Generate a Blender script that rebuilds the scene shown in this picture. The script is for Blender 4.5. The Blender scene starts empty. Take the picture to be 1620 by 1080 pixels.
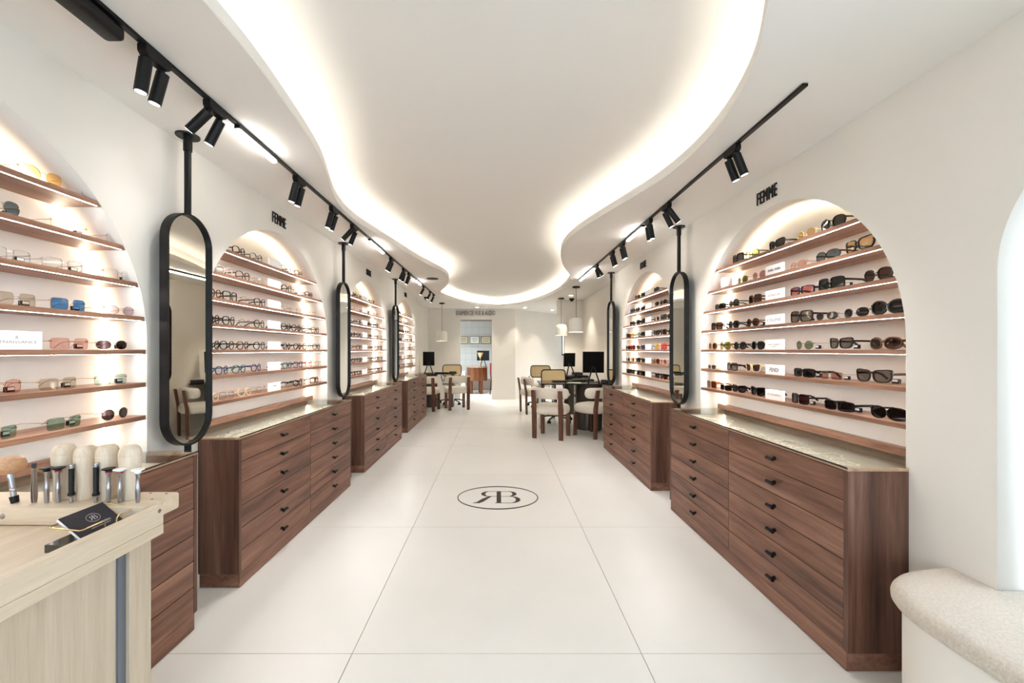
import bpy, bmesh, math, random
from mathutils import Vector, Matrix
PI = math.pi
random.seed(7)
SC = bpy.context.scene
COL = SC.collection

# ------------------------------------------------------------------ camera, world, exposure
cam = bpy.data.cameras.new('camera')
cam.sensor_width = 36.0
cam.lens = 640.0 / 1620.0 * 36.0
cam.shift_x = 22.5 / 1620.0
cam.shift_y = 13.0 / 1620.0
cam.clip_start = 0.02
cam.clip_end = 100
co = bpy.data.objects.new('camera', cam)
COL.objects.link(co)
co.location = (0, 0, 1.26)
co.rotation_euler = (PI / 2, 0, 0)
SC.camera = co

w = bpy.data.worlds.new('world')
SC.world = w
w.use_nodes = True
w.node_tree.nodes['Background'].inputs[0].default_value = (0.70, 0.83, 1.0, 1)
w.node_tree.nodes['Background'].inputs[1].default_value = 1.6

SC.view_settings.view_transform = 'Standard'
SC.view_settings.look = 'None'
SC.view_settings.gamma = 1.0
SC.view_settings.use_curve_mapping = False
SC.view_settings.exposure = 1.98
SC.cycles.max_bounces = 10
SC.cycles.diffuse_bounces = 6
SC.cycles.glossy_bounces = 4
SC.cycles.transmission_bounces = 8
SC.cycles.transparent_max_bounces = 24
SC.cycles.caustics_reflective = False
SC.cycles.caustics_refractive = False
SC.cycles.sample_clamp_indirect = 6.0

E_COVE, E_SHELF, E_ARCH, E_BAR, E_SPOT, E_DOWN = 5.0, 19.0, 5.5, 7.0, 3.0, 9.0

# ------------------------------------------------------------------ materials
def s2l(c):
    return tuple(((v / 255.0) / 12.92 if v <= 10 else (((v / 255.0) + 0.055) / 1.055) ** 2.4) for v in c)

def new_mat(name):
    m = bpy.data.materials.new(name)
    m.use_nodes = True
    nt = m.node_tree
    return m, nt, nt.nodes['Principled BSDF']

def mat(name, rgb, rough=0.5, metal=0.0, bump=0.0, bscale=60.0, var=0.0, vscale=3.0, spec=0.5, coat=0.0):
    m, nt, b = new_mat(name)
    c = s2l(rgb)
    b.inputs['Base Color'].default_value = (*c, 1)
    b.inputs['Roughness'].default_value = rough
    b.inputs['Metallic'].default_value = metal
    b.inputs['Specular IOR Level'].default_value = spec
    if coat:
        b.inputs['Coat Weight'].default_value = coat
    tc = nt.nodes.new('ShaderNodeTexCoord')
    if var > 0:
        n = nt.nodes.new('ShaderNodeTexNoise')
        n.inputs['Scale'].default_value = vscale
        n.inputs['Detail'].default_value = 5
        nt.links.new(tc.outputs['Object'], n.inputs['Vector'])
        r = nt.nodes.new('ShaderNodeValToRGB')
        r.color_ramp.elements[0].position = 0.3
        r.color_ramp.elements[1].position = 0.7
        r.color_ramp.elements[0].color = (*[v * (1 - var) for v in c], 1)
        r.color_ramp.elements[1].color = (*[min(1, v * (1 + var)) for v in c], 1)
        nt.links.new(n.outputs['Fac'], r.inputs['Fac'])
        nt.links.new(r.outputs['Color'], b.inputs['Base Color'])
    if bump > 0:
        n2 = nt.nodes.new('ShaderNodeTexNoise')
        n2.inputs['Scale'].default_value = bscale
        n2.inputs['Detail'].default_value = 4
        nt.links.new(tc.outputs['Object'], n2.inputs['Vector'])
        bp = nt.nodes.new('ShaderNodeBump')
        bp.inputs['Strength'].default_value = bump
        bp.inputs['Distance'].default_value = 0.01
        nt.links.new(n2.outputs['Fac'], bp.inputs['Height'])
        nt.links.new(bp.outputs['Normal'], b.inputs['Normal'])
    return m

def wood(name, dark, mid, light, scale, rough=0.45, spec=0.4):
    calm = min(dark) > 110
    """scale: low along the grain, high across it"""
    m, nt, b = new_mat(name)
    b.inputs['Roughness'].default_value = rough
    b.inputs['Specular IOR Level'].default_value = spec
    tc = nt.nodes.new('ShaderNodeTexCoord')
    oi = nt.nodes.new('ShaderNodeObjectInfo')
    ml = nt.nodes.new('ShaderNodeMath'); ml.operation = 'MULTIPLY'; ml.inputs[1].default_value = 37.0
    nt.links.new(oi.outputs['Random'], ml.inputs[0])
    ad = nt.nodes.new('ShaderNodeVectorMath'); ad.operation = 'ADD'
    nt.links.new(tc.outputs['Object'], ad.inputs[0])
    nt.links.new(ml.outputs[0], ad.inputs[1])
    mp = nt.nodes.new('ShaderNodeMapping')
    mp.inputs['Scale'].default_value = scale
    nt.links.new(ad.outputs[0], mp.inputs['Vector'])
    n = nt.nodes.new('ShaderNodeTexNoise')
    n.inputs['Scale'].default_value = 1.0
    n.inputs['Detail'].default_value = 7
    n.inputs['Roughness'].default_value = 0.62
    n.inputs['Distortion'].default_value = 0.35
    nt.links.new(mp.outputs[0], n.inputs['Vector'])
    r = nt.nodes.new('ShaderNodeValToRGB')
    r.color_ramp.elements[0].position = 0.32
    r.color_ramp.elements[0].color = (*s2l(dark), 1)
    r.color_ramp.elements[1].position = 0.68
    r.color_ramp.elements[1].color = (*s2l(light), 1)
    e = r.color_ramp.elements.new(0.5)
    e.color = (*s2l(mid), 1)
    nt.links.new(n.outputs['Fac'], r.inputs['Fac'])
    n2 = nt.nodes.new('ShaderNodeTexNoise')
    n2.inputs['Scale'].default_value = 7.0
    n2.inputs['Detail'].default_value = 4
    nt.links.new(mp.outputs[0], n2.inputs['Vector'])
    mr = nt.nodes.new('ShaderNodeMapRange')
    mr.inputs['From Min'].default_value = 0.3
    mr.inputs['From Max'].default_value = 0.7
    mr.inputs['To Min'].default_value = 0.94 if calm else 0.80
    mr.inputs['To Max'].default_value = 1.04 if calm else 1.12
    nt.links.new(n2.outputs['Fac'], mr.inputs['Value'])
    hs = nt.nodes.new('ShaderNodeHueSaturation')
    nt.links.new(r.outputs['Color'], hs.inputs['Color'])
    nt.links.new(mr.outputs[0], hs.inputs['Value'])
    nt.links.new(hs.outputs[0], b.inputs['Base Color'])
    bp = nt.nodes.new('ShaderNodeBump')
    bp.inputs['Strength'].default_value = 0.12
    bp.inputs['Distance'].default_value = 0.004
    nt.links.new(n2.outputs['Fac'], bp.inputs['Height'])
    nt.links.new(bp.outputs['Normal'], b.inputs['Normal'])
    return m

def emit(name, rgb, strength):
    m = bpy.data.materials.new(name)
    m.use_nodes = True
    nt = m.node_tree
    nt.nodes.remove(nt.nodes['Principled BSDF'])
    e = nt.nodes.new('ShaderNodeEmission')
    e.inputs[0].default_value = (*rgb, 1)
    e.inputs[1].default_value = strength
    nt.links.new(e.outputs[0], nt.nodes['Material Output'].inputs[0])
    return m

def tint_glass(name, rgb, opacity_gloss=0.08, edge=0.5):
    """thin tinted pane: tinted see-through plus a little mirror reflection"""
    m = bpy.data.materials.new(name)
    m.use_nodes = True
    nt = m.node_tree
    nt.nodes.remove(nt.nodes['Principled BSDF'])
    t = nt.nodes.new('ShaderNodeBsdfTransparent')
    t.inputs[0].default_value = (*s2l(rgb), 1)
    g = nt.nodes.new('ShaderNodeBsdfGlossy')
    g.inputs['Roughness'].default_value = 0.03
    fr = nt.nodes.new('ShaderNodeLayerWeight')
    fr.inputs['Blend'].default_value = 0.25
    mx0 = nt.nodes.new('ShaderNodeMath'); mx0.operation = 'MULTIPLY_ADD'
    mx0.inputs[1].default_value = edge
    mx0.inputs[2].default_value = opacity_gloss
    nt.links.new(fr.outputs['Fresnel'], mx0.inputs[0])
    mx = nt.nodes.new('ShaderNodeMixShader')
    nt.links.new(mx0.outputs[0], mx.inputs[0])
    nt.links.new(t.outputs[0], mx.inputs[1])
    nt.links.new(g.outputs[0], mx.inputs[2])
    nt.links.new(mx.outputs[0], nt.nodes['Material Output'].inputs[0])
    return m

M = {}
M['wall'] = mat('wall_plaster', (231, 226, 218), 0.85, bump=0.10, bscale=14, var=0.015, vscale=2)
M['ceil'] = mat('ceiling_plaster', (233, 230, 225), 0.9)
M['reveal'] = M['wall']
M['grout'] = mat('grout', (140, 126, 112), 0.9)
M['tile'] = mat('porcelain_tile', (231, 230, 226), 0.30, var=0.035, vscale=1.1, spec=0.45)
M['black'] = mat('black_metal', (11, 11, 12), 0.42, spec=0.3)
M['blackgloss'] = mat('black_gloss', (10, 10, 12), 0.15)
M['walnut_h'] = wood('walnut_horizontal', (84, 54, 43), (126, 87, 69), (154, 112, 92), (9, 0.9, 13))
M['walnut_v'] = wood('walnut_vertical', (64, 40, 32), (98, 66, 52), (128, 92, 76), (13, 13, 0.8))
M['walnut_shelf'] = wood('walnut_shelf', (112, 78, 60), (150, 110, 88), (176, 134, 108), (16, 1.3, 16))
M['walnut_leg'] = wood('walnut_leg', (70, 42, 30), (104, 66, 48), (130, 88, 66), (22, 22, 2))
M['oak_x'] = wood('oak_long', (202, 183, 158), (213, 195, 171), (222, 205, 184), (34, 2.2, 34))
M['oak_y'] = wood('oak_cross', (204, 184, 157), (215, 196, 171), (223, 207, 184), (2.0, 30, 30))
M['oak_v'] = wood('oak_upright', (182, 164, 142), (192, 175, 153), (201, 185, 164), (40, 40, 1.8))
M['oak_turn'] = wood('oak_turned', (200, 180, 158), (214, 196, 174), (226, 210, 190), (60, 60, 6), 0.5)
M['beech'] = wood('beech_knob', (170, 122, 88), (192, 146, 108), (206, 164, 128), (40, 8, 40), 0.35)
M['desk_orange'] = wood('cherry', (96, 54, 24), (120, 70, 34), (140, 86, 44), (12, 12, 1.5))
M['boucle'] = mat('boucle', (226, 218, 204), 0.95, bump=0.6, bscale=160, var=0.05, vscale=60)
M['cushion'] = mat('bench_boucle', (220, 208, 194), 0.95, bump=0.8, bscale=230, var=0.09, vscale=120)
M['white'] = mat('white_acrylic', (250, 250, 252), 0.35)
M['ceramic'] = mat('white_ceramic', (232, 226, 220), 0.45)
M['tray'] = mat('tray_linen', (182, 168, 152), 0.8, var=0.05, vscale=25)
M['lightedge'] = wood('pale_edge', (150, 116, 90), (176, 142, 114), (196, 164, 136), (12, 1.2, 12))
M['steel'] = mat('steel', (170, 170, 176), 0.25, 1.0)
M['gold'] = mat('gold', (232, 208, 158), 0.25, 1.0)
M['silver'] = mat('silver', (200, 198, 196), 0.22, 1.0)
M['rosegold'] = mat('rose_gold', (214, 150, 126), 0.25, 1.0)
M['mirror'] = mat('mirror_glass', (222, 220, 212), 0.01, 1.0)
M['clearglass'] = tint_glass('clear_glass', (248, 250, 248), 0.03, 0.22)
M['smoke'] = mat('smoked_bronze', (64, 58, 50), 0.12, spec=0.6)
M['screen'] = mat('dark_screen', (14, 14, 15), 0.3, spec=.3)
M['matteblack'] = mat('matte_black_plastic', (18, 17, 16), 0.85, spec=.15)
M['card'] = mat('card_navy', (42, 36, 44), 0.5)
M['ink'] = mat('ink_dark', (52, 46, 38), 0.6)
M['letter'] = mat('letter_black', (20, 19, 19), 0.6)
M['greytext'] = mat('grey_print', (120, 122, 128), 0.6)
M['goldtext'] = mat('gold_print', (186, 164, 132), 0.6)
M['blacktext'] = mat('black_print', (60, 60, 62), 0.6)
M['cardtext'] = mat('card_print', (214, 206, 206), 0.4)
M['shade'] = mat('lamp_opal', (238, 234, 226), 0.5)
M['darkgrey'] = mat('charcoal_plastic', (44, 44, 46), 0.5)
M['felt'] = mat('dark_felt', (52, 52, 50), 0.95)
M['red'] = mat('red_plastic', (150, 30, 36), 0.4)
M['paper'] = mat('paper', (220, 218, 208), 0.8)
M['certificate'] = mat('certificate', (196, 186, 150), 0.8, var=0.08, vscale=30)
M['roomtile'] = mat('pale_blue_tile', (176, 178, 172), 0.5)
M['greystrip'] = mat('grey_aluminium', (120, 124, 134), 0.4, 0.6)
M['bead'] = mat('pearl_bead', (240, 236, 230), 0.3)
M['chain'] = mat('silver_chain', (226, 226, 226), 0.3, 0.6)
# cane webbing
m, nt, b = new_mat('cane_webbing')
tc = nt.nodes.new('ShaderNodeTexCoord')
ck = nt.nodes.new('ShaderNodeTexChecker'); ck.inputs['Scale'].default_value = 90
ck.inputs['Color1'].default_value = (*s2l((224, 202, 160)), 1)
ck.inputs['Color2'].default_value = (*s2l((196, 168, 122)), 1)
nt.links.new(tc.outputs['Object'], ck.inputs['Vector'])
nt.links.new(ck.outputs['Color'], b.inputs['Base Color'])
b.inputs['Roughness'].default_value = 0.6
M['cane'] = m
M['e_cove'] = emit('cove_led', (1.0, 0.95, 0.85), E_COVE)
M['e_shelf'] = emit('shelf_led', (1.0, 0.97, 0.94), E_SHELF)
M['e_arch'] = emit('arch_led', (1.0, 0.89, 0.70), E_ARCH)
M['e_bar'] = emit('bar_led', (1.0, 0.97, 0.92), E_BAR)
M['e_spot'] = emit('spot_led', (1.0, 0.95, 0.88), E_SPOT)
M['e_down'] = emit('downlight_led', (1.0, 0.92, 0.80), E_DOWN)
M['e_pend'] = emit('pendant_led', (1.0, 0.86, 0.62), 2.2)

# ------------------------------------------------------------------ mesh helpers
class MB:
    def __init__(s):
        s.bm = bmesh.new()
    def box(s, x0, x1, y0, y1, z0, z1, bev=0.0, seg=1, mtx=None):
        r = bmesh.ops.create_cube(s.bm, size=1.0)
        vs = r['verts']
        sx, sy, sz = x1 - x0, y1 - y0, z1 - z0
        for v in vs:
            v.co = Vector(((v.co.x + .5) * sx + x0, (v.co.y + .5) * sy + y0, (v.co.z + .5) * sz + z0))
        if bev > 0:
            es = set()
            for v in vs:
                es.update(v.link_edges)
            bmesh.ops.bevel(s.bm, geom=list(es), offset=bev, segments=seg, affect='EDGES', profile=0.5, clamp_overlap=True)
            # bevel makes new verts; a later matrix must touch them all, so boxes with a matrix use no shared bmesh state
        if mtx is not None:
            if bev > 0:
                raise ValueError('use MB.xform')
            for v in vs:
                v.co = mtx @ v.co
        return s
    def xform(s, mtx):
        for v in s.bm.verts:
            v.co = mtx @ v.co
        return s
    def cyl(s, p0, p1, r0, r1=None, seg=16, cap=True):
        r1 = r0 if r1 is None else r1
        p0, p1 = Vector(p0), Vector(p1)
        d = (p1 - p0).normalized()
        a = d.orthogonal().normalized()
        b = d.cross(a)
        A, B = [], []
        for i in range(seg):
            t = 2 * PI * i / seg
            o = a * math.cos(t) + b * math.sin(t)
            A.append(s.bm.verts.new(p0 + o * r0))
            B.append(s.bm.verts.new(p1 + o * r1))
        for i in range(seg):
            j = (i + 1) % seg
            s.bm.faces.new((A[i], A[j], B[j], B[i]))
        if cap:
            s.bm.faces.new(A[::-1]); s.bm.faces.new(B)
        return s
    def lathe(s, prof, c=(0, 0, 0), seg=24, capb=True, capt=True):
        rings = []
        for r, z in prof:
            rings.append([s.bm.verts.new((c[0] + r * math.cos(2 * PI * i / seg), c[1] + r * math.sin(2 * PI * i / seg), c[2] + z)) for i in range(seg)])
        for k in range(len(rings) - 1):
            for i in range(seg):
                j = (i + 1) % seg
                s.bm.faces.new((rings[k][i], rings[k][j], rings[k + 1][j], rings[k + 1][i]))
        if capb: s.bm.faces.new(rings[0][::-1])
        if capt: s.bm.faces.new(rings[-1])
        return s
    def tube(s, pts, r, seg=8, closed=False, sy=1.0):
        """round tube along a polyline; sy squashes the section vertically"""
        pts = [Vector(p) for p in pts]
        n = len(pts)
        rings = []
        up = Vector((0, 0, 1))
        for i in range(n):
            a = pts[i - 1] if (i > 0 or closed) else pts[i]
            b = pts[(i + 1) % n] if (i < n - 1 or closed) else pts[i]
            d = (b - a).normalized()
            u = up if abs(d.z) < 0.95 else Vector((1, 0, 0))
            side = d.cross(u).normalized()
            v = side.cross(d).normalized()
            rings.append([s.bm.verts.new(pts[i] + side * (r * math.cos(2 * PI * k / seg)) + v * (r * sy * math.sin(2 * PI * k / seg))) for k in range(seg)])
        m = n if closed else n - 1
        for i in range(m):
            q = (i + 1) % n
            for k in range(seg):
                j = (k + 1) % seg
                s.bm.faces.new((rings[i][k], rings[i][j], rings[q][j], rings[q][k]))
        if not closed:
            s.bm.faces.new(rings[0][::-1]); s.bm.faces.new(rings[-1])
        return s
    def prism(s, poly, lo, hi, axes='xyz'):
        """polygon in the first two axes, extruded along the third"""
        ix = ['xyz'.index(c) for c in axes]
        def P(u, v, t):
            q = [0, 0, 0]
            q[ix[0]], q[ix[1]], q[ix[2]] = u, v, t
            return q
        A = [s.bm.verts.new(P(u, v, lo)) for u, v in poly]
        B = [s.bm.verts.new(P(u, v, hi)) for u, v in poly]
        n = len(poly)
        s.bm.faces.new(A[::-1]); s.bm.faces.new(B)
        for i in range(n):
            j = (i + 1) % n
            s.bm.faces.new((A[i], A[j], B[j], B[i]))
        return s
    def loft(s, rings, closed=False, cap=True):
        R = [[s.bm.verts.new(p) for p in ring] for ring in rings]
        n = len(R); k = len(R[0])
        for i in range(n if closed else n - 1):
            q = (i + 1) % n
            for a in range(k):
                b = (a + 1) % k
                s.bm.faces.new((R[i][a], R[i][b], R[q][b], R[q][a]))
        if cap and not closed:
            s.bm.faces.new(R[0][::-1]); s.bm.faces.new(R[-1])
        return s
    def poly(s, pts):
        s.bm.faces.new([s.bm.verts.new(p) for p in pts])
        return s
    def mesh(s, name, material=None, smooth=False):
        bmesh.ops.recalc_face_normals(s.bm, faces=s.bm.faces[:])
        me = bpy.data.meshes.new(name)
        if smooth:
            for f in s.bm.faces:
                f.smooth = True
        s.bm.to_mesh(me)
        s.bm.free()
        if material is not None:
            me.materials.append(material)
        if smooth == 'auto':
            me.set_sharp_from_angle(angle=math.radians(35))
        return me
    def build(s, name, material=None, parent=None, smooth=False):
        return link(name, s.mesh(name, material, smooth), parent)

def link(name, me, parent=None):
    o = bpy.data.objects.new(name, me)
    COL.objects.link(o)
    if parent is not None:
        o.parent = parent
    return o

def thing(name, label, cat, loc=(0, 0, 0), rz=0.0, group=None):
    o = bpy.data.objects.new(name, None)
    COL.objects.link(o)
    o.location = loc
    o.rotation_euler = (0, 0, rz)
    o.empty_display_size = 0.1
    return tag(o, label, cat, group)

def tag(o, label, cat, group=None):
    o['label'] = label
    o['category'] = cat
    if group: o['group'] = group
    return o

def struct(o, label=None):
    o['kind'] = 'structure'
    if label: o['label'] = label
    return o

def fill2d(name, loops, depth, to3d, material):
    """flat polygon with holes (loops[0] outer), depth thick; to3d maps (u, v, w in 0..depth)"""
    cu = bpy.data.curves.new('tmp', 'CURVE')
    cu.dimensions = '2D'
    cu.fill_mode = 'BOTH'
    cu.extrude = depth / 2
    for lp in loops:
        sp = cu.splines.new('POLY')
        sp.points.add(len(lp) - 1)
        for p, (u, v) in zip(sp.points, lp):
            p.co = (u, v, 0, 1)
        sp.use_cyclic_u = True
    o = bpy.data.objects.new('tmp', cu)
    COL.objects.link(o)
    dg = bpy.context.evaluated_depsgraph_get()
    me = bpy.data.meshes.new_from_object(o.evaluated_get(dg))
    bpy.data.objects.remove(o)
    bpy.data.curves.remove(cu)
    for v in me.vertices:
        v.co = Vector(to3d(v.co.x, v.co.y, v.co.z + depth / 2))
    bm = bmesh.new(); bm.from_mesh(me)
    bmesh.ops.remove_doubles(bm, verts=bm.verts[:], dist=1e-5)
    bmesh.ops.recalc_face_normals(bm, faces=bm.faces[:])
    bm.to_mesh(me); bm.free()
    me.materials.clear(); me.materials.append(material)
    me.name = name
    return me

def text_mesh(name, body, width, height, depth, material, bold=0.0, spacing=1.0):
    """solid lettering in its local x-z plane, centred, thickness towards -y"""
    cu = bpy.data.curves.new('tmp', 'FONT')
    cu.body = body
    cu.size = 1.0
    cu.offset = bold
    cu.space_character = spacing
    cu.extrude = 0.5 if depth > 0 else 0
    cu.resolution_u = 3
    o = bpy.data.objects.new('tmp', cu)
    COL.objects.link(o)
    dg = bpy.context.evaluated_depsgraph_get()
    me = bpy.data.meshes.new_from_object(o.evaluated_get(dg))
    bpy.data.objects.remove(o)
    bpy.data.curves.remove(cu)
    xs = [v.co.x for v in me.vertices]; ys = [v.co.y for v in me.vertices]
    cx, cy = (max(xs) + min(xs)) / 2, (max(ys) + min(ys)) / 2
    kx, ky = width / (max(xs) - min(xs)), height / (max(ys) - min(ys))
    for v in me.vertices:
        v.co = Vector(((v.co.x - cx) * kx, -v.co.z * depth, (v.co.y - cy) * ky))
    me.materials.clear(); me.materials.append(material)
    me.name = name
    return me

def arc(cx, cy, r, a0, a1, n):
    return [(cx + r * math.cos(a0 + (a1 - a0) * i / n), cy + r * math.sin(a0 + (a1 - a0) * i / n)) for i in range(n + 1)]

# ------------------------------------------------------------------ main dimensions
XL, XR = -1.578, 1.598          # inner faces of the two side walls
DEP = 0.19                      # depth of the arched niches
ZC = 2.294                      # soffit of the lower ceiling
R, ZA = 0.803, 1.295            # niche radius and springing height
NICHES = [('left', 1.017, 'nearest left-hand'), ('left', 2.943, 'second left-hand'), ('left', 4.94, 'third left-hand'),
          ('left', 6.925, 'farthest left-hand'), ('right', 2.387, 'nearest right-hand'), ('right', 4.41, 'farther right-hand')]
YB = -1.6

# ------------------------------------------------------------------ floor
fl = struct(MB().box(-3.2, 3.6, -3.2, 12.9, -0.12, -0.004).build('floor', M['grout']))
xs = [-3.004, -1.804, -0.604, 0.596, 1.796, 2.996]
for i in range(5):
    for j in range(-3, 10):
        y0 = 1.678 + 1.2 * j
        if j < -2 and i not in (1, 2, 3): continue
        g = 0.0016
        MB().box(xs[i] + g, xs[i + 1] - g, y0 + g, y0 + 1.2 - g, -0.004, 0.0).build('tile', M['tile'], fl)

# ------------------------------------------------------------------ side walls with arched niches
def arch_hole(c, zb):
    return [(c - R, zb)] + [(c + R, zb)] + arc(c, ZA, R, 0, PI, 64)
def side_wall(name, x, sgn, y0, y1, holes):
    me = fill2d(name, [[(y0, 0), (y1, 0), (y1, 2.6), (y0, 2.6)]] + holes, DEP, lambda u, v, t: (x + sgn * t, u, v), M['wall'])
    return struct(link(name, me))
side_wall('wall_left', XL, -1, YB, 7.92, [arch_hole(c, 0.70) for s, c, _ in NICHES if s == 'left'])
WY0, WY1, WR = 0.35, 1.294, 0.472
win_hole = [(WY0, 0.43), (WY1, 0.43)] + arc((WY0 + WY1) / 2, 1.51, WR, 0, PI, 48)
side_wall('wall_right', XR, 1, YB, 5.51, [arch_hole(c, 0.70) for s, c, _ in NICHES if s == 'right'] + [win_hole])
# panels that close the niches at the back
struct(MB().box(XL - DEP - 0.04, XL - DEP, YB, 7.92, 0.0, 2.6).build('wall_left_back', M['wall']))
struct(MB().box(XR + DEP, XR + DEP + 0.04, 1.5, 5.51, 0.0, 2.6).build('wall_right_back', M['wall']))
# street window in the right wall
fw = fill2d('window_frame', [[(WY0 - .3, 0.2), (WY1 + .2, 0.2), (WY1 + .2, 2.6), (WY0 - .3, 2.6)], win_hole], 0.03, lambda u, v, t: (XR + DEP + t, u, v), M['wall'])
wf = struct(link('window_1', fw))
MB().box(XR + DEP + .012, XR + DEP + .018, WY0, WY1, 0.45, 2.0).build('pane', M['clearglass'], wf)
struct(MB().box(XR + DEP, XR + DEP + .04, YB, WY0 - .3, 0, 2.6).build('wall_right_front', M['wall']))
# rear part of the shop, where the walls step outwards
struct(MB().box(-1.80, -1.76, 7.92, 10.4, 0, 2.6).build('wall_left_rear', M['wall']))
struct(MB().box(1.775, 1.815, 5.51, 8.60, 0, 2.6).build('wall_right_rear', M['wall']))
# wall with the doorway
DX0, DX1, DZ = -0.953, -0.152, 2.03
struct(link('wall_far', fill2d('wall_far', [[(-1.8, 0), (DX0, 0), (DX0, DZ), (DX1, DZ), (DX1, 0), (0.44, 0), (0.44, 2.6), (-1.8, 2.6)]], 0.12,
       lambda u, v, t: (u, 10.25 + t, v), M['wall'])))
MB2 = MB().prism([(0.4408, 10.2502), (1.92, 12.05), (1.86, 12.1), (0.4405, 10.40), (0.4405, 10.2505)], 0, 2.6)
struct(MB2.build('wall_angled', M['wall']))
struct(MB().box(1.40, 1.775, 8.45, 8.60, 0, 2.6).build('wall_pier', M['wall']))
struct(MB().box(1.25, 1.775, 8.451, 8.599, 1.98, 2.6).build('wall_bulkhead', M['wall']))
wc = fill2d('wall_corridor', [[(1.6, 0), (3.4, 0), (3.4, 2.6), (1.6, 2.6)], [(1.87, 1.09), (2.6, 1.09), (2.6, 1.95), (1.87, 1.95)]], 0.1,
            lambda u, v, t: (u, 12.05 + t, v), M['wall'])
struct(link('wall_corridor', wc))
w2 = struct(MB().box(1.87, 1.93, 12.03, 12.10, 1.09, 1.95).box(2.54, 2.6, 12.03, 12.10, 1.09, 1.95).box(1.93, 2.54, 12.03, 12.10, 1.09, 1.14)
            .box(1.93, 2.54, 12.03, 12.10, 1.90, 1.95).build('window_2', M['black']))
MB().box(1.93, 2.54, 12.06, 12.066, 1.14, 1.90).build('pane', M['clearglass'], w2)
struct(MB().box(3.3, 3.4, 8.5, 12.1, 0, 2.6).build('wall_corridor_side', M['wall']))
struct(MB().box(1.815, 3.4, 8.45, 8.55, 0, 2.6).build('wall_corridor_front', M['wall']))
# examination room behind the doorway
er = struct(MB().box(-2.6, 0.9, 12.62, 12.7, 0, 2.6).build('wall_exam_back', M['grout']))
for i in range(12):
    for j in range(9):
        x0, z0 = -2.2 + i * 0.2, 0.35 + j * 0.2
        if x0 > 0.2: continue
        MB().box(x0 + .002, x0 + .198, 12.612, 12.62, z0 + .002, z0 + .198).build('tile', M['roomtile'], er)
struct(MB().box(-2.7, -2.6, 10.3, 12.7, 0, 2.6).build('wall_exam_left', M['wall']))
struct(MB().box(0.8, 0.9, 10.9, 12.7, 0, 2.6).build('wall_exam_right', M['wall']))
# shop front behind the photographer: a glazed opening
wb = fill2d('wall_back', [[(-1.8, 0), (1.8, 0), (1.8, 2.6), (-1.8, 2.6)], [(-1.45, 0.08), (1.45, 0.08), (1.45, 2.15), (-1.45, 2.15)]], 0.15,
            lambda u, v, t: (u, YB - t, v), M['wall'])
struct(link('wall_back', wb))
w3 = struct(MB().box(-1.45, -1.40, YB - .1, YB - .05, .08, 2.15).box(1.40, 1.45, YB - .1, YB - .05, .08, 2.15).box(-.03, .03, YB - .1, YB - .05, .08, 2.15)
            .box(-1.4, 1.4, YB - .1, YB - .05, 2.10, 2.15).box(-1.4, 1.4, YB - .1, YB - .05, .08, .13).build('window_3', M['black']))
MB().box(-1.4, 1.4, YB - .078, YB - .072, .13, 2.10).build('pane', M['clearglass'], w3)

# ------------------------------------------------------------------ ceiling with the wavy light cove
COVE = [(-.86, .6), (-.873, 1.26), (-.872, 1.367), (-.878, 1.522), (-.897, 1.738), (-.920, 1.941), (-.954, 2.178), (-1.026, 2.446), (-1.110, 2.743), (-1.150, 3.056),
        (-1.128, 3.367), (-1.050, 3.829), (-.929, 4.555), (-.829, 4.978), (-.745, 5.300), (-.700, 5.560), (-.719, 6.016), (-.824, 6.552), (-1.000, 7.10), (-1.075, 7.62),
        (-.963, 8.231), (-.760, 8.860), (-.421, 9.454), (-.008, 9.700), (.395, 9.40), (.741, 8.707), (.980, 7.750), (1.078, 6.95), (1.075, 6.23),
        (1.030, 5.73), (.925, 5.36), (.790, 4.92), (.700, 4.502), (.657, 4.188), (.650, 3.916), (.679, 3.62), (.757, 3.290), (.845, 2.990), (.922, 2.735),
        (.990, 2.490), (1.027, 2.225), (1.033, 2.036), (1.021, 1.859), (.990, 1.670), (.940, 1.490), (.876, 1.342), (.80, 1.20), (.72, .95), (.58, .3), (.3, -.3), (-.25, -.5), (-.70, -.1)]
def catmull(P, k=3):
    out = []
    n = len(P)
    for i in range(n):
        p0, p1, p2, p3 = P[i - 1], P[i], P[(i + 1) % n], P[(i + 2) % n]
        for j in range(k):
            t = j / k
            out.append(tuple(0.5 * (2 * p1[a] + (p2[a] - p0[a]) * t + (2 * p0[a] - 5 * p1[a] + 4 * p2[a] - p3[a]) * t * t + (3 * p1[a] - p0[a] - 3 * p2[a] + p3[a]) * t ** 3) for a in (0, 1)))
    return out
def smooth2(P, it=1):
    for _ in range(it):
        P = [((P[i - 1][0] + 2 * P[i][0] + P[(i + 1) % len(P)][0]) / 4, (P[i - 1][1] + 2 * P[i][1] + P[(i + 1) % len(P)][1]) / 4) for i in range(len(P))]
    return P
CV = smooth2(catmull(COVE, 4), 4)
def offset2(P, d):
    """moved outwards by d (P runs clockwise seen from above here: checked by area)"""
    A = sum(P[i - 1][0] * P[i][1] - P[i][0] * P[i - 1][1] for i in range(len(P)))
    sg = 1 if A > 0 else -1
    out = []
    for i in range(len(P)):
        a, b = P[i - 1], P[(i + 1) % len(P)]
        tx, ty = b[0] - a[0], b[1] - a[1]
        l = math.hypot(tx, ty) or 1
        out.append((P[i][0] + sg * ty / l * d, P[i][1] - sg * tx / l * d))
    return out
OUT = [(-2.7, -1.75), (3.4, -1.75), (3.4, 12.7), (-2.7, 12.7)]
LIP = 0.055
ce = struct(link('ceiling', fill2d('ceiling', [OUT, CV], 0.012, lambda u, v, t: (u, v, ZC + t), M['ceil'])))
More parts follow.
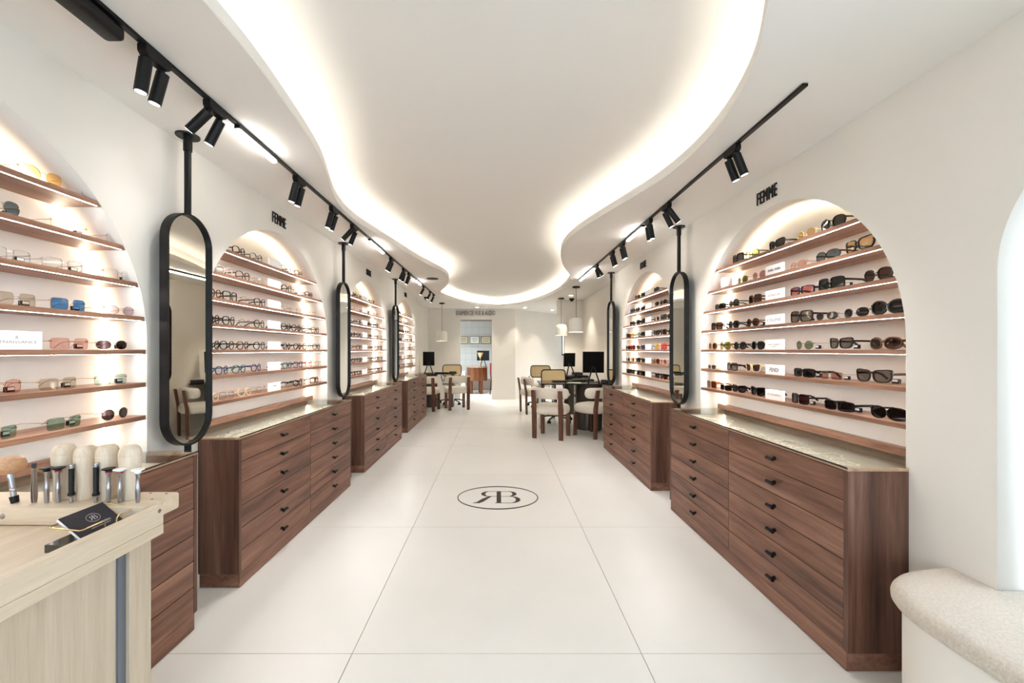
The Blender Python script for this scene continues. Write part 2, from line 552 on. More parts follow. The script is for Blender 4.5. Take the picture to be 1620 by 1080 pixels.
# upstand round the opening, thin, hiding the light strip
o1, o2 = offset2(CV, 0.0006), offset2(CV, 0.012)
bm = MB()
rings = [[(a[0], a[1], ZC + .006), (a[0], a[1], ZC + LIP), (b[0], b[1], ZC + LIP), (b[0], b[1], ZC + .006)] for a, b in zip(o1, o2)]
bm.loft(rings, closed=True)
bm.build('cove_lip', M['ceil'], ce)
# wall of the cove, set back
o3 = offset2(CV, 0.13)
bm = MB()
bm.loft([[(a[0], a[1], ZC + .01), (a[0], a[1], ZC + .21), (a[0] * 1.001, a[1] + .001, ZC + .21), (a[0] * 1.001, a[1] + .001, ZC + .01)] for a in smooth2(o3, 6)], closed=True)
bm.build('cove_wall', M['ceil'], ce)
struct(MB().box(-2.7, 3.4, -1.75, 12.7, ZC + .21, ZC + .40).build('ceiling_upper', M['ceil']))
o4 = smooth2(offset2(CV, 0.055), 3)
o5 = smooth2(offset2(CV, 0.067), 3)
bm = MB()
bm.loft([[(a[0], a[1], ZC + .020), (a[0], a[1], ZC + .026), (b[0], b[1], ZC + .026), (b[0], b[1], ZC + .020)] for a, b in zip(o4, o5)], closed=True)
tag(bm.build('cove_light', M['e_cove']), 'warm light strip hidden along the wavy edge of the ceiling recess', 'light')

# ------------------------------------------------------------------ niches: light strip and shelves
ORD = ['top', 'second', 'third', 'fourth', 'fifth', 'sixth', 'lowest']
TH = 0.019
def shelf_z(k):            # k = 0 top .. 6 lowest
    return 1.26 + (4 - k) * 0.147
def half_at(z):
    return R if z <= ZA else math.sqrt(max(0, R * R - (z - ZA) ** 2))
def niche(side, c, nm):
    s = -1 if side == 'left' else 1
    xw = XL if s < 0 else XR
    xb = xw + s * DEP
    # strip in the back corner
    rr = R - 0.010
    pts = [(c - rr, 0.84)] + [(c - rr, 1.0), (c - rr, 1.15)] + [(c + rr * math.cos(PI - PI * i / 48), ZA + rr * math.sin(PI * i / 48)) for i in range(49)] + [(c + rr, 1.15), (c + rr, 1.0), (c + rr, 0.84)]
    bm = MB()
    bm.tube([(xb - s * 0.007, y, z) for y, z in pts], 0.0045, 6)
    tag(bm.build('light_strip', M['e_arch'], None, True), 'warm light strip round the back edge of the %s arch' % nm, 'light', 'light strips in the arches')
    for k in range(7):
        z1 = shelf_z(k); z0 = z1 - TH
        h1, h0 = half_at(z1) - .002, half_at(z0) - .002
        sh = thing('shelf', '%s walnut shelf %sin the %s arch' % (ORD[k], 'down ' if k in (1, 2, 3, 4, 5) else '', nm), 'shelf', (xw, c, z0), 0, 'walnut shelves in the arches')
        x0, x1 = sorted((s * 0.004, s * (DEP - 0.017)))
        MB().prism([(-h0, 0), (h0, 0), (h1, TH), (-h1, TH)], x0, x1, 'yzx').build('board', M['walnut_shelf'], sh)
        hh = h0 - 0.012
        x0, x1 = sorted((s * 0.009, s * 0.014))
        MB().box(x0, x1, -hh, hh, -0.0003, -0.00005).build('led_strip', M['e_shelf'], sh)
for s_, c_, n_ in NICHES:
    niche(s_, c_, n_)

# ------------------------------------------------------------------ drawer cabinets
XF = 1.361
def cabinet(side, c, nm, half=0.815):
    s = -1 if side == 'left' else 1
    xw = abs(XL if s < 0 else XR)
    t = thing('drawer_cabinet', 'walnut drawer cabinet with a glass display top under the %s arch' % nm, 'cabinet', (0, c, 0), 0, 'walnut drawer cabinets along the walls')
    def B(x0, x1, *a, **k):
        p, q = sorted((s * x0, s * x1))
        return MB().box(p, q, *a, **k)
    B(XF + .004, xw - .001, -half + .012, half - .012, .003, .078).build('plinth', M['walnut_h'], t)
    B(XF + .022, xw - .001, -half + .02, half - .02, .079, .745).build('carcass', M['walnut_v'], t)
    for e in (-1, 1):
        y0, y1 = sorted((e * half, e * (half - .0195)))
        B(XF + .028, xw - .001, y0, y1, .079, .786).build('end_panel', M['walnut_v'], t)
        B(XF, XF + .0275, y0, y1, .079, .786).build('front_stile', M['walnut_v'], t)
    # display tray, reaching back into the niche
    B(XF + .022, xw + DEP - .004, -.798, .798, .746, .752).build('tray', M['tray'], t)
    tr = B(XF, XF + .02, -half, half, .787, .7955)
    tr.build('top_edge', M['lightedge'], t)
    for e in (-1, 1):
        y0, y1 = sorted((e * half, e * (half - .0195)))
        B(XF + .021, xw - .001, y0, y1, .787, .7955).build('top_edge', M['lightedge'], t)
    B(xw + DEP - .062, xw + DEP - .016, -.79, .79, .803, .838, bev=.002).build('back_ledge', M['walnut_shelf'], t)
    B(xw + DEP - .008, xw + DEP - .004, -.798, .798, .753, .796).build('tray_back', M['tray'], t)
    gl = MB()
    pts = [(XF - .004, -half - .003), (xw - .001, -half - .003), (xw - .001, -.799), (xw + DEP - .004, -.799), (xw + DEP - .004, .799), (xw - .001, .799), (xw - .001, half + .003), (XF - .004, half + .003)]
    gl.prism([(s * x, y) for x, y in pts], .7965, .8025)
    gl.build('glass_top', M['clearglass'], t)
    x0 = XF - .0045
    B(x0 - .0006, x0, -half - .003, half + .003, .7962, .8028).build('glass_edge', M['blackgloss'], t)
    hgt = (.785 - .080) / 6
    for col in (-1, 1):
        ya, yb = sorted((col * .0019, col * (half - .0215)))
        for r in range(6):
            z0 = .080 + r * hgt
            d = B(XF + .0005, XF + .0205, ya, yb, z0 + .0019, z0 + hgt - .0019, bev=.0005)
            dr = d.build('drawer', M['walnut_h'], t)
            yc, zc = (ya + yb) / 2, z0 + hgt * .5
            h = MB().cyl((s * XF, yc, zc), (s * (XF - .022), yc, zc), .006, seg=10)
            h.cyl((s * (XF - .025), yc - .023, zc), (s * (XF - .025), yc + .023, zc), .0085, seg=12)
            h.cyl((s * (XF + .0004), yc, zc), (s * (XF - .003), yc, zc), .010, seg=12)
            h.build('handle', M['black'], dr, 'auto')
    return t
for s_, c_, n_ in NICHES:
    cabinet(s_, c_, n_)

# eyewear chains lying under the glass
def chain_mesh(seed):
    rnd = random.Random(seed)
    n = 26
    ph = rnd.random() * 6
    a, b = rnd.uniform(.028, .045), rnd.uniform(.05, .09)
    bm = MB()
    pts = []
    for i in range(n):
        t = 2 * PI * i / n
        k = 1 + .22 * math.sin(3 * t + ph) + .1 * math.sin(5 * t)
        pts.append((a * k * math.cos(t), b * k * math.sin(t), .0022))
    bm.tube(pts, .0016, 5, closed=True)
    for i in range(0, n, 2):
        x, y, z = pts[i]
        r = .0046
        bm.lathe([(r * .5, -r * .8), (r, 0), (r * .5, r * .8)], (x, y, z + .001), 6)
    return bm.mesh('eyewear_chain', M['bead'])
CH = [chain_mesh(i) for i in range(5)]
rn = random.Random(3)
for s_, c_, n_ in NICHES:
    s = -1 if s_ == 'left' else 1
    cnt = 12 if c_ < 4.3 else 7
    for i in range(cnt):
        y = c_ - .63 + 1.26 * (i + .5) / cnt + rn.uniform(-.02, .02)
        o = link('eyewear_chain', CH[rn.randrange(5)])
        o.location = (s * (XF + rn.choice((.11, .17, .24)) + rn.uniform(-.015, .015)), y, .7527)
        o.rotation_euler = (0, 0, rn.uniform(-.9, .9))
        tag(o, 'white beaded eyewear chain under the glass top by the %s arch' % n_, 'chain', 'white chains under the glass by the %s arch' % n_)

# ------------------------------------------------------------------ eyewear
def superell(n, e, w, h):
    out = []
    for i in range(n):
        t = 2 * PI * i / n
        c, s = math.cos(t), math.sin(t)
        out.append((w / 2 * math.copysign(abs(c) ** (2 / e), c), h / 2 * math.copysign(abs(s) ** (2 / e), s)))
    return out

def outline(shape, w, h):
    """right-hand lens, +x is outwards"""
    n = 24
    if shape == 'round': P = superell(n, 2.0, w, h)
    elif shape == 'oval': P = superell(n, 2.2, w, h)
    elif shape == 'square': P = superell(n, 4.5, w, h)
    elif shape == 'rect': P = superell(n, 5.0, w, h)
    elif shape == 'panto':
        P = [(x * (1 - .14 * max(0, -z / h * 2)), z) for x, z in superell(n, 2.6, w, h)]
    elif shape == 'cat':
        P = [(x * (1 - .10 * (-z / h * 2)) + .10 * w * max(0, z / h * 2) * max(0, x / w * 2), z + .16 * h * max(0, x / w * 2) * max(0, z / h * 2)) for x, z in superell(n, 3.0, w, h)]
    elif shape == 'aviator':
        P = [(x * (1 - .18 * max(0, -z / h * 2)) + .05 * w * (-z / h * 2) * -1, z) for x, z in superell(n, 2.5, w, h)]
    elif shape == 'geo':
        P = [(x, z) for x, z in superell(8, 3.2, w, h)]
    else: P = superell(n, 3, w, h)
    return P

def ycurve(x):
    return 2.2 * x * x

STY = {  # shape, lens w, lens h, gap, rim, depth, temple r, temple flat
    'thin_round': ('round', .048, .044, .022, .0011, .0014, .0009),
    'thin_oval': ('oval', .052, .036, .020, .0012, .0016, .0010),
    'thin_rect': ('rect', .055, .038, .020, .0012, .0016, .0010),
    'thin_geo': ('geo', .056, .046, .018, .0010, .0014, .0009),
    'rimless': ('rect', .055, .042, .018, .0005, .0010, .0009),
    'aviator': ('aviator', .058, .048, .018, .0012, .0016, .0010),
    'round': ('round', .047, .045, .022, .0034, .0042, .0022),
    'panto': ('panto', .050, .044, .020, .0036, .0042, .0024),
    'square': ('square', .052, .046, .018, .0044, .0048, .0030),
    'bigsquare': ('square', .058, .052, .016, .0050, .0050, .0034),
    'rect': ('rect', .055, .034, .018, .0046, .0050, .0032),
    'oval': ('oval', .056, .038, .018, .0046, .0050, .0032),
    'cat': ('cat', .056, .042, .017, .0044, .0048, .0030),
    'thick_oval': ('oval', .058, .046, .018, .0070, .0070, .0042),
    'shield': ('oval', .066, .046, .004, .0016, .0030, .0024),
}
_cache = {}
def eye_geo(sty, part, bm):
    shape, w, h, gap, rim, dep, tr = STY[sty]
    P = outline(shape, w, h)
    cx = gap / 2 + w / 2
    zc = h / 2 + rim + .0005 + (.004 if shape == 'cat' else 0)
    W = cx + w / 2
    if part == 'front_frame':
        for s in (1, -1):
            rings = []
            for (x, z) in P:
                l = math.hypot(x, z) or 1
                xo, zo = x + x / l * rim, z + z / l * rim
                X, XO = s * (cx + x), s * (cx + xo)
                rings.append([(XO, ycurve(XO), zc + zo), (XO, ycurve(XO) + dep, zc + zo), (X, ycurve(X) + dep, zc + z), (X, ycurve(X), zc + z)])
            bm.loft(rings, closed=True)
        br = max(rim * .55, .0009)
        bm.tube([(-gap / 2 - rim * .3, .001, zc + h * .12), (-gap * .22, 0, zc + h * .24), (gap * .22, 0, zc + h * .24), (gap / 2 + rim * .3, .001, zc + h * .12)], br, 6)
        for s in (1, -1):   # hinge blocks
            x = s * (W + rim * .6)
            a, b_ = sorted((x - s * .004, x + s * .002))
            bm.box(a, b_, ycurve(W), ycurve(W) + .006, zc + h * .22 - .002, zc + h * .22 + .003)
    elif part in ('lens_r', 'lens_l'):
        s = 1 if part == 'lens_r' else -1
        bm.poly([(s * (cx + x), ycurve(cx + x) + dep * .5, zc + z) for x, z in (P if s > 0 else P[::-1])])
    else:
        s = 1 if part == 'temple_r' else -1
        zt = zc + h * .22
        x = s * (W + rim * .8)
        y0 = ycurve(W) + .004
        bm.tube([(x, y0, zt), (x - s * .001, .055, zt), (x - s * .004, .100, zt - .001), (x - s * .007, .118, zt - .008), (x - s * .010, .138, max(.003, zt - .026))], tr, 6, sy=1.7 if tr > .0015 else 1.0)

TAGM = None
def tag_mesh(dx):
    k = ('tag', dx)
    if k not in _cache:
        a = MB().box(-.013 + dx, .013 + dx, .028, .040, .004, .022, bev=.001).mesh('security_tag', M['black'])
        b_ = MB().box(-.010 + dx, .010 + dx, .0272, .0279, .011, .020).mesh('price_label', M['white'])
        _cache[k] = (a, b_)
    return _cache[k]

def eye_mesh(sty, part, m):
    k = (sty, part, m)
    if k not in _cache:
        bm = MB()
        eye_geo(sty, part, bm)
        _cache[k] = bm.mesh(part.split('_')[0] if part[-2:] in ('_l', '_r') else part, m)
    return _cache[k]

def eye_joined(sty, mf, ml):
    k = (sty, 'all', mf, ml)
    if k not in _cache:
        bm = MB()
        for p in ('front_frame', 'temple_r', 'temple_l'):
            eye_geo(sty, p, bm)
        n0 = len(bm.bm.faces)
        for p in ('lens_r', 'lens_l'):
            eye_geo(sty, p, bm)
        bm.bm.faces.ensure_lookup_table()
        for f in bm.bm.faces[n0:]:
            f.material_index = 1
        me = bm.mesh('eyewear', None)
        me.materials.append(mf); me.materials.append(ml)
        _cache[k] = me
    return _cache[k]

def G(rgb, g=.045):
    k = ('lensmat', rgb)
    if k not in _cache:
        _cache[k] = tint_glass('lens_tint', rgb, g, .5 if sum(rgb) > 500 else .28)
    return _cache[k]
def FM(rgb):
    k = ('framemat', rgb)
    if k not in _cache:
        _cache[k] = mat('acetate', rgb, 0.22, var=.25 if max(rgb) > 60 and max(rgb) < 190 else 0, vscale=140)
    return _cache[k]
CLEAR = (244, 246, 246)
LENS = {'clear': CLEAR, 'grey': (62, 62, 62), 'dark': (14, 14, 15), 'brown': (70, 42, 26), 'olive': (92, 90, 44), 'yellow': (232, 222, 120),
        'amber': (228, 196, 140), 'pink': (236, 196, 186), 'coral': (226, 130, 128), 'blue': (84, 142, 206), 'teal': (110, 150, 150), 'green': (156, 186, 170),
        'smoke': (120, 110, 102), 'lilac': (206, 190, 206), 'tan': (212, 202, 186), 'violet': (52, 42, 48), 'rose': (190, 140, 128), 'moss': (120, 136, 104), 'burgundy': (60, 28, 28), 'ice': (178, 200, 200), 'bluegrey': (104, 120, 126)}
FR = {'black': (12, 12, 13), 'tortoise': (86, 52, 32), 'brown': (110, 70, 44), 'dark': (34, 28, 26), 'navy': (22, 30, 52), 'orange': (176, 104, 54), 'cream': (224, 196, 158), 'clear': (226, 216, 210),
      'blue': (50, 74, 112), 'teal': (54, 100, 104), 'red': (190, 40, 48), 'purple': (70, 62, 92), 'olive': (96, 92, 48), 'rose': (206, 150, 144), 'yellow': (206, 164, 66), 'beige': (206, 178, 150), 'grey': (110, 110, 112), 'honey': (190, 140, 84)}
METAL = {'gold': 'gold', 'silver': 'silver', 'rosegold': 'rosegold', 'gunmetal': 'steel'}
NTH = ['first', 'second', 'third', 'fourth', 'fifth', 'sixth', 'seventh', 'eighth', 'ninth', 'tenth', 'eleventh']
SH_W = {'thin_round': 'round', 'thin_oval': 'oval', 'thin_rect': 'rectangular', 'thin_geo': 'angular', 'rimless': 'rimless', 'aviator': 'aviator', 'round': 'round', 'panto': 'rounded',
        'square': 'square', 'bigsquare': 'oversized square', 'rect': 'narrow', 'oval': 'oval', 'cat': 'cat-eye', 'thick_oval': 'chunky oval', 'shield': 'shield'}
def eyewear(side, c, nm, k, y, sty, fr, ln, nth, tagged, full, scale=1.0, yaw=0.0):
    s = -1 if side == 'left' else 1
    xw = XL if s < 0 else XR
    mf = M[METAL[fr]] if fr in METAL else FM(FR[fr])
    ml = G(LENS[ln])
    sun = ln not in ('clear',)
    frd = {'rosegold': 'rose-gold'}.get(fr, fr)
    if sun:
        lab = '%s %s sunglasses with %s lenses' % (frd, SH_W[sty], {'dark': 'black', 'bluegrey': 'blue-grey', 'ice': 'pale blue'}.get(ln, ln))
        if sty == 'shield': lab = '%s shield sunglasses' % {'dark': 'dark', 'bluegrey': 'blue-grey'}.get(ln, ln)
        nm_ = 'sunglasses'
    else:
        lab = '%s %s eyeglasses' % (frd, SH_W[sty]); nm_ = 'eyeglasses'
    lab = '%s, %s from left, %s shelf, %s arch' % (lab, NTH[nth], ORD[k], nm)
    loc = (xw + s * .030, y, shelf_z(k) + .0003)
    rz = (PI / 2 if s < 0 else -PI / 2) + yaw
    grp = 'pairs of eyewear on the shelves of the %s arch' % nm
    if full:
        t = thing(nm_, lab, 'eyewear', loc, rz, grp)
        t.scale = (scale,) * 3
        link('front_frame', eye_mesh(sty, 'front_frame', mf), t)
        for p in ('lens_r', 'lens_l'): link('lens', eye_mesh(sty, p, ml), t)
        for p in ('temple_r', 'temple_l'): link('temple', eye_mesh(sty, p, mf), t)
        if tagged:
            W = STY[sty][1] + STY[sty][3] / 2
            a, b_ = tag_mesh(round(W - (.012 if s < 0 else .0), 4))
            g = link('security_tag', a, t)
            link('price_label', b_, g)
    else:
        t = link(nm_, eye_joined(sty, mf, ml))
        t.location = loc; t.rotation_euler = (0, 0, rz); t.scale = (scale,) * 3
        tag(t, lab, 'eyewear', grp)

def ypos(side, px):
    """pixel column measured on the photograph turned into metres along the wall, for the plane the frames stand in"""
    return (abs(XL) + .035) * 640 / (787.5 - px) if side == 'left' else (XR + .035) * 640 / (px - 787.5)

R1 = {0: [(1166, 'bigsquare', 'black', 'violet'), (1189, 'round', 'olive', 'yellow'), (1227, 'cat', 'black', 'grey', 1), (1275, 'thin_round', 'gold', 'amber'), (1316, 'panto', 'black', 'grey', 0, 1.12)],
      1: [(1174, 'thin_round', 'olive', 'olive'), (1201, 'thin_round', 'rosegold', 'rose'), (1262, 'thin_oval', 'rosegold', 'pink'), (1308, 'shield', 'dark', 'bluegrey'), (1357, 'cat', 'black', 'amber', 0, 1.12)],
      2: [(1138, 'rect', 'black', 'dark'), (1160, 'round', 'black', 'grey'), (1193, 'square', 'tortoise', 'brown'), (1267, 'rect', 'navy', 'coral', 0, 1.08), (1313, 'square', 'black', 'dark', 1, 1.08), (1387, 'panto', 'dark', 'brown', 0, 1.05)],
      3: [(1133, 'square', 'dark', 'brown'), (1160, 'panto', 'black', 'dark'), (1190, 'round', 'tortoise', 'brown', 1), (1266, 'bigsquare', 'black', 'smoke'), (1307, 'thin_oval', 'gunmetal', 'grey'), (1353, 'thin_oval', 'gunmetal', 'dark', 0, 1.1), (1405, 'thick_oval', 'black', 'dark')],
      4: [(1127, 'panto', 'honey', 'brown'), (1146, 'square', 'olive', 'olive'), (1170, 'round', 'black', 'dark'), (1198, 'panto', 'black', 'dark'), (1272, 'thin_round', 'silver', 'moss', 1), (1328, 'cat', 'black', 'smoke', 1), (1398, 'oval', 'tortoise', 'brown', 0, 1.1)],
      5: [(1126, 'thin_oval', 'gunmetal', 'grey', 0, .8), (1157, 'square', 'black', 'smoke'), (1190, 'cat', 'cream', 'brown'), (1270, 'rect', 'black', 'dark', 1, 1.08), (1314, 'thin_rect', 'gold', 'rose', 1, .95), (1380, 'cat', 'dark', 'smoke', 1, 1.08)],
      6: [(1125, 'square', 'orange', 'brown'), (1147, 'rect', 'black', 'dark', 0, .95), (1168, 'cat', 'black', 'grey', 0, .95), (1197, 'cat', 'black', 'dark', 0, 1.05), (1264, 'square', 'dark', 'burgundy', 1), (1325, 'rect', 'black', 'dark', 1, 1.1), (1404, 'shield', 'dark', 'dark', 0, 1.1)]}
L1 = {0: [(67, 'aviator', 'gold', 'amber', 1), (157, 'thin_geo', 'silver', 'clear', 1)],
      1: [(-2, 'aviator', 'gold', 'bluegrey', 1), (112, 'rimless', 'gold', 'clear', 1), (193, 'rimless', 'silver', 'clear', 1)],
      2: [(14, 'thin_rect', 'silver', 'clear', 1), (101, 'thin_rect', 'silver', 'clear', 1), (188, 'rimless', 'gold', 'clear', 1)],
      3: [(24, 'rimless', 'silver', 'tan', 1), (110, 'rimless', 'gold', 'blue', 1), (190, 'thin_oval', 'silver', 'lilac')],
      4: [(112, 'rimless', 'rosegold', 'pink', 1), (178, 'thin_oval', 'gold', 'violet', 1)],
      5: [(0, 'thin_geo', 'rosegold', 'pink', 1), (94, 'rimless', 'gold', 'tan', 1), (177, 'rimless', 'gold', 'ice', 1)],
      6: [(-6, 'rimless', 'gold', 'green', 1), (104, 'rimless', 'silver', 'green', 1), (183, 'thin_round', 'gold', 'violet')]}
L2 = {0: [(379, 'panto', 'black', 'clear'), (406, 'round', 'black', 'clear'), (453, 'round', 'dark', 'clear'), (473, 'panto', 'brown', 'clear')],
      1: [(356, 'panto', 'clear', 'clear'), (385, 'panto', 'tortoise', 'clear'), (411, 'thin_round', 'gold', 'clear'), (454, 'round', 'black', 'clear'), (471, 'thin_round', 'gold', 'clear'), (489, 'panto', 'black', 'clear')],
      2: [(340, 'panto', 'tortoise', 'clear'), (365, 'square', 'black', 'clear'), (391, 'thin_round', 'rosegold', 'clear'), (412, 'panto', 'dark', 'clear'), (455, 'thin_oval', 'gunmetal', 'clear'), (476, 'thin_round', 'gunmetal', 'clear'), (495, 'thin_round', 'gold', 'clear')],
      3: [(338, 'round', 'black', 'clear'), (363, 'panto', 'black', 'clear'), (388, 'thin_round', 'gunmetal', 'clear'), (411, 'round', 'dark', 'clear'), (453, 'panto', 'black', 'clear'), (469, 'round', 'black', 'clear'), (484, 'panto', 'grey', 'clear'), (499, 'panto', 'tortoise', 'clear')],
      4: [(337, 'round', 'black', 'clear'), (360, 'round', 'black', 'clear'), (385, 'panto', 'tortoise', 'clear'), (411, 'round', 'black', 'clear'), (454, 'round', 'black', 'clear'), (471, 'panto', 'dark', 'clear'), (486, 'round', 'brown', 'clear'), (501, 'panto', 'black', 'clear')],
      5: [(352, 'round', 'blue', 'clear'), (379, 'panto', 'teal', 'clear'), (406, 'round', 'purple', 'clear'), (455, 'round', 'teal', 'clear'), (472, 'panto', 'blue', 'clear'), (489, 'round', 'red', 'clear'), (504, 'thin_round', 'silver', 'clear')],
      6: [(334, 'panto', 'beige', 'clear'), (359, 'thin_round', 'gunmetal', 'clear'), (388, 'panto', 'cream', 'clear'), (414, 'thin_round', 'gold', 'clear'), (458, 'thin_round', 'gunmetal', 'clear'), (472, 'panto', 'black', 'clear'), (485, 'panto', 'clear', 'clear'), (498, 'square', 'tortoise', 'clear')]}
re_ = random.Random(11)
for tab, (side, c, nm) in ((L1, NICHES[0]), (L2, NICHES[1]), (R1, NICHES[4])):
    for k, row in tab.items():
        for i, it in enumerate(row):
            px, sty, fr, ln = it[:4]
            tg = bool(it[4]) if len(it) > 4 else (tab is R1 and False)
            sc = it[5] if len(it) > 5 else 1.0
            eyewear(side, c, nm, k, ypos(side, px), sty, fr, ln, i, tg, True, sc * (1.02 if tab is R1 else 1.0), re_.uniform(-.10, .10))
# the farther arches
def far_rows(side, c, nm, near, far, pal, special=None, sun=False):
    for k in range(7):
        half = half_at(shelf_z(k) + .05) - .09
        ys = [y for y in near + far if abs(y) < half and not (side == 'right' and k == 0 and y < -.38)]
        order = sorted(ys, reverse=(side == 'right'))
        for i, dy in enumerate(order):
            sty, fr, ln = special[k][i] if special and k in special and i < len(special[k]) else re_.choice(pal[k % len(pal)])
            eyewear(side, c, nm, k, c + dy + re_.uniform(-.01, .01), sty, fr, ln, i, False, False, 1.0, re_.uniform(-.12, .12))
LP = [[('panto', 'dark', 'clear'), ('round', 'black', 'clear'), ('thin_round', 'gold', 'clear'), ('panto', 'tortoise', 'clear')],
      [('thin_round', 'gunmetal', 'clear'), ('panto', 'black', 'clear'), ('thin_oval', 'rosegold', 'clear'), ('square', 'brown', 'clear')],
      [('panto', 'black', 'clear'), ('square', 'black', 'clear'), ('round', 'tortoise', 'clear'), ('panto', 'grey', 'clear')]]
far_rows('left', NICHES[2][1], NICHES[2][2], [-.58, -.40, -.22], [.12, .30, .48, .66], LP)
far_rows('left', NICHES[3][1], NICHES[3][2], [-.30, -.14], [.12, .30, .48, .66], LP)
RP = [[('square', 'black', 'dark'), ('round', 'black', 'grey'), ('cat', 'dark', 'brown')], [('rect', 'black', 'dark'), ('panto', 'black', 'dark'), ('round', 'tortoise', 'brown')], [('square', 'black', 'dark'), ('oval', 'dark', 'grey'), ('cat', 'black', 'dark'), ('thin_round', 'gold', 'brown')]]
far_rows('right', NICHES[5][1], NICHES[5][2], [-.60, -.42, -.24], [.14, .32, .50, .67], RP,
         {1: [('square', 'navy', 'blue')], 4: [('panto', 'tortoise', 'brown'), ('square', 'red', 'burgundy'), ('panto', 'olive', 'olive'), ('square', 'blue', 'blue'), ('bigsquare', 'yellow', 'amber'), ('bigsquare', 'red', 'coral'), ('square', 'red', 'coral')],
          3: [('square', 'black', 'grey'), ('panto', 'yellow', 'amber'), ('panto', 'green' if False else 'teal', 'green')], 5: [('thin_round', 'gold', 'brown'), ('panto', 'honey', 'brown'), ('square', 'black', 'grey'), ('round', 'dark', 'brown'), ('square', 'orange', 'brown'), ('panto', 'rose', 'rose'), ('panto', 'honey', 'smoke')]})

# name cards on the shelves
def name_card(side, c, nm, k, y, lines, wid=.155, hgt=.058):
    s = -1 if side == 'left' else 1
    xw = XL if s < 0 else XR
    t = thing('name_card', 'white name card standing on the %s shelf of the %s arch' % (ORD[k], nm), 'sign', (xw + s * .022, y, shelf_z(k)), PI / 2 if s < 0 else -PI / 2, 'white name cards on the shelves')
    MB().box(-wid / 2, wid / 2, 0, .010, 0, hgt, bev=.0008).build('block', M['white'], t)
    for body, dz, ww, hh, mk, bold in lines:
        o = link('lettering', text_mesh('lettering', body, ww, hh, .0004, M[mk], bold), t)
        o.location = (0, -.0002, dz)
    return t
nr = NICHES[4]
yc_ = ypos('right', 1228)
name_card(*nr, 1, yc_, [('miu miu', .031, .105, .017, 'blacktext', .02)])
name_card(*nr, 2, yc_, [('CHLOÉ', .029, .105, .014, 'greytext', -.008)])
name_card(*nr, 3, yc_, [('CELINE', .029, .118, .016, 'greytext', -.006)])
name_card(*nr, 4, yc_, [('SAINT LAURENT', .031, .100, .008, 'greytext', 0), ('PARIS', .019, .040, .005, 'greytext', 0)])
name_card(*nr, 5, yc_, [('FENDI', .029, .075, .022, 'blacktext', .01)])
name_card(*nr, 6, yc_, [('DOLCE&GABBANA', .030, .115, .011, 'goldtext', .01)])
name_card(*NICHES[0], 4, 1.347, [('RENAISSANCE', .026, .118, .0085, 'greytext', -.006), ('R', .041, .008, .010, 'greytext', 0)], wid=.15, hgt=.062)
for k in range(7):
    if k < 1:
        name_card(*NICHES[1], k, 2.915, [])
    else:
        name_card(*NICHES[1], k, 2.905, [('o o', .036, .03, .010, 'blacktext', .03)] if k == 6 else [])
for k in range(7):
    name_card(*NICHES[2], k, 4.885, [])
    name_card(*NICHES[5], k, 4.37, [])
for k in (1, 3, 5):
    name_card(*NICHES[3], k, 6.86, [])

# small things standing on shelves
t = MB().lathe([(.026, 0), (.034, .006), (.037, .025), (.038, .055), (.036, .072), (.030, .080), (.022, .081), (.020, .070), (.004, .068)], (0, 0, 0), 28).build('jar', M['ceramic'], None, 'auto')
t.location = (XR + .06, ypos('right', 1145) + .01, shelf_z(1))
tag(t, 'white ceramic jar at the far end of the second shelf, nearest right-hand arch', 'jar')
for i, px in enumerate((1149, 1155)):
    o = MB().lathe([(.008, 0), (.0095, .004), (.008, .014), (.005, .019)], (0, 0, 0), 12).build('shell', M['ceramic'], None, 'auto')
    o.location = (XR + .018, ypos('right', px), shelf_z(1))
    tag(o, '%s small shell in front of the white ceramic jar' % ('left' if i == 0 else 'right'), 'ornament', 'small shells by the white jar')
o = MB().lathe([(.050, 0), (.052, .01), (.046, .05), (.034, .09), (.018, .12), (.004, .128)], (0, 0, 0), 20).build('felt_hood', M['felt'], None, 'auto')
o.location = (XR + .075, NICHES[5][1] - .50, shelf_z(0))
o.scale = (.8, 1, 1)
tag(o, 'dark felt cone at the near end of the top shelf, farther right-hand arch', 'ornament')

# ------------------------------------------------------------------ hanging mirrors
def mirror(side, y, label, zlo=.80, zhi=1.913):
    s = -1 if side == 'left' else 1
    x = s * (1.498 if s < 0 else 1.522)
    t = thing('hanging_mirror', label, 'mirror', (x, y, 0), 0, 'capsule mirrors on black ceiling poles')
    hw = .142
    def cap(r):
        zt, zb = zhi - hw, zlo + hw
        return arc(0, zt, r, 0, PI, 20) + arc(0, zb, r, PI, 2 * PI, 20)
    A, B_ = cap(hw), cap(hw - .009)
    bm = MB()
    bm.loft([[(-.019, a[0], a[1]), (.019, a[0], a[1]), (.019, b_[0], b_[1]), (-.019, b_[0], b_[1])] for a, b_ in zip(A, B_)], closed=True)
    bm.build('frame', M['black'], t, 'auto')
    gx = -s * .004
    me = MB().prism([(p[0], p[1]) for p in cap(hw - .009)], min(gx, gx - s * -.003), max(gx, gx - s * -.003), 'yzx')
    me.build('mirror_glass', M['mirror'], t)
    pl = MB().cyl((0, 0, zhi - .004), (0, 0, ZC - .005), .0145, seg=20)
    pl.cyl((0, 0, ZC - .075), (0, 0, ZC - .005), .0185, seg=20)
    pl.build('pole', M['black'], t, 'auto')
    pl = MB().cyl((0, 0, .006), (0, 0, zlo + .004), .0145, seg=20)
    pl.build('pole', M['black'], t, 'auto')
    MB().lathe([(.048, -.008), (.050, -.005), (.050, 0)], (0, 0, ZC), 28).build('ceiling_flange', M['black'], t, 'auto')
    MB().lathe([(.026, 0), (.026, .005), (.024, .008)], (0, 0, 0), 28).build('floor_flange', M['black'], t, 'auto')
mirror('left', 1.955, 'capsule mirror on a black pole between the nearest and second left-hand arches')
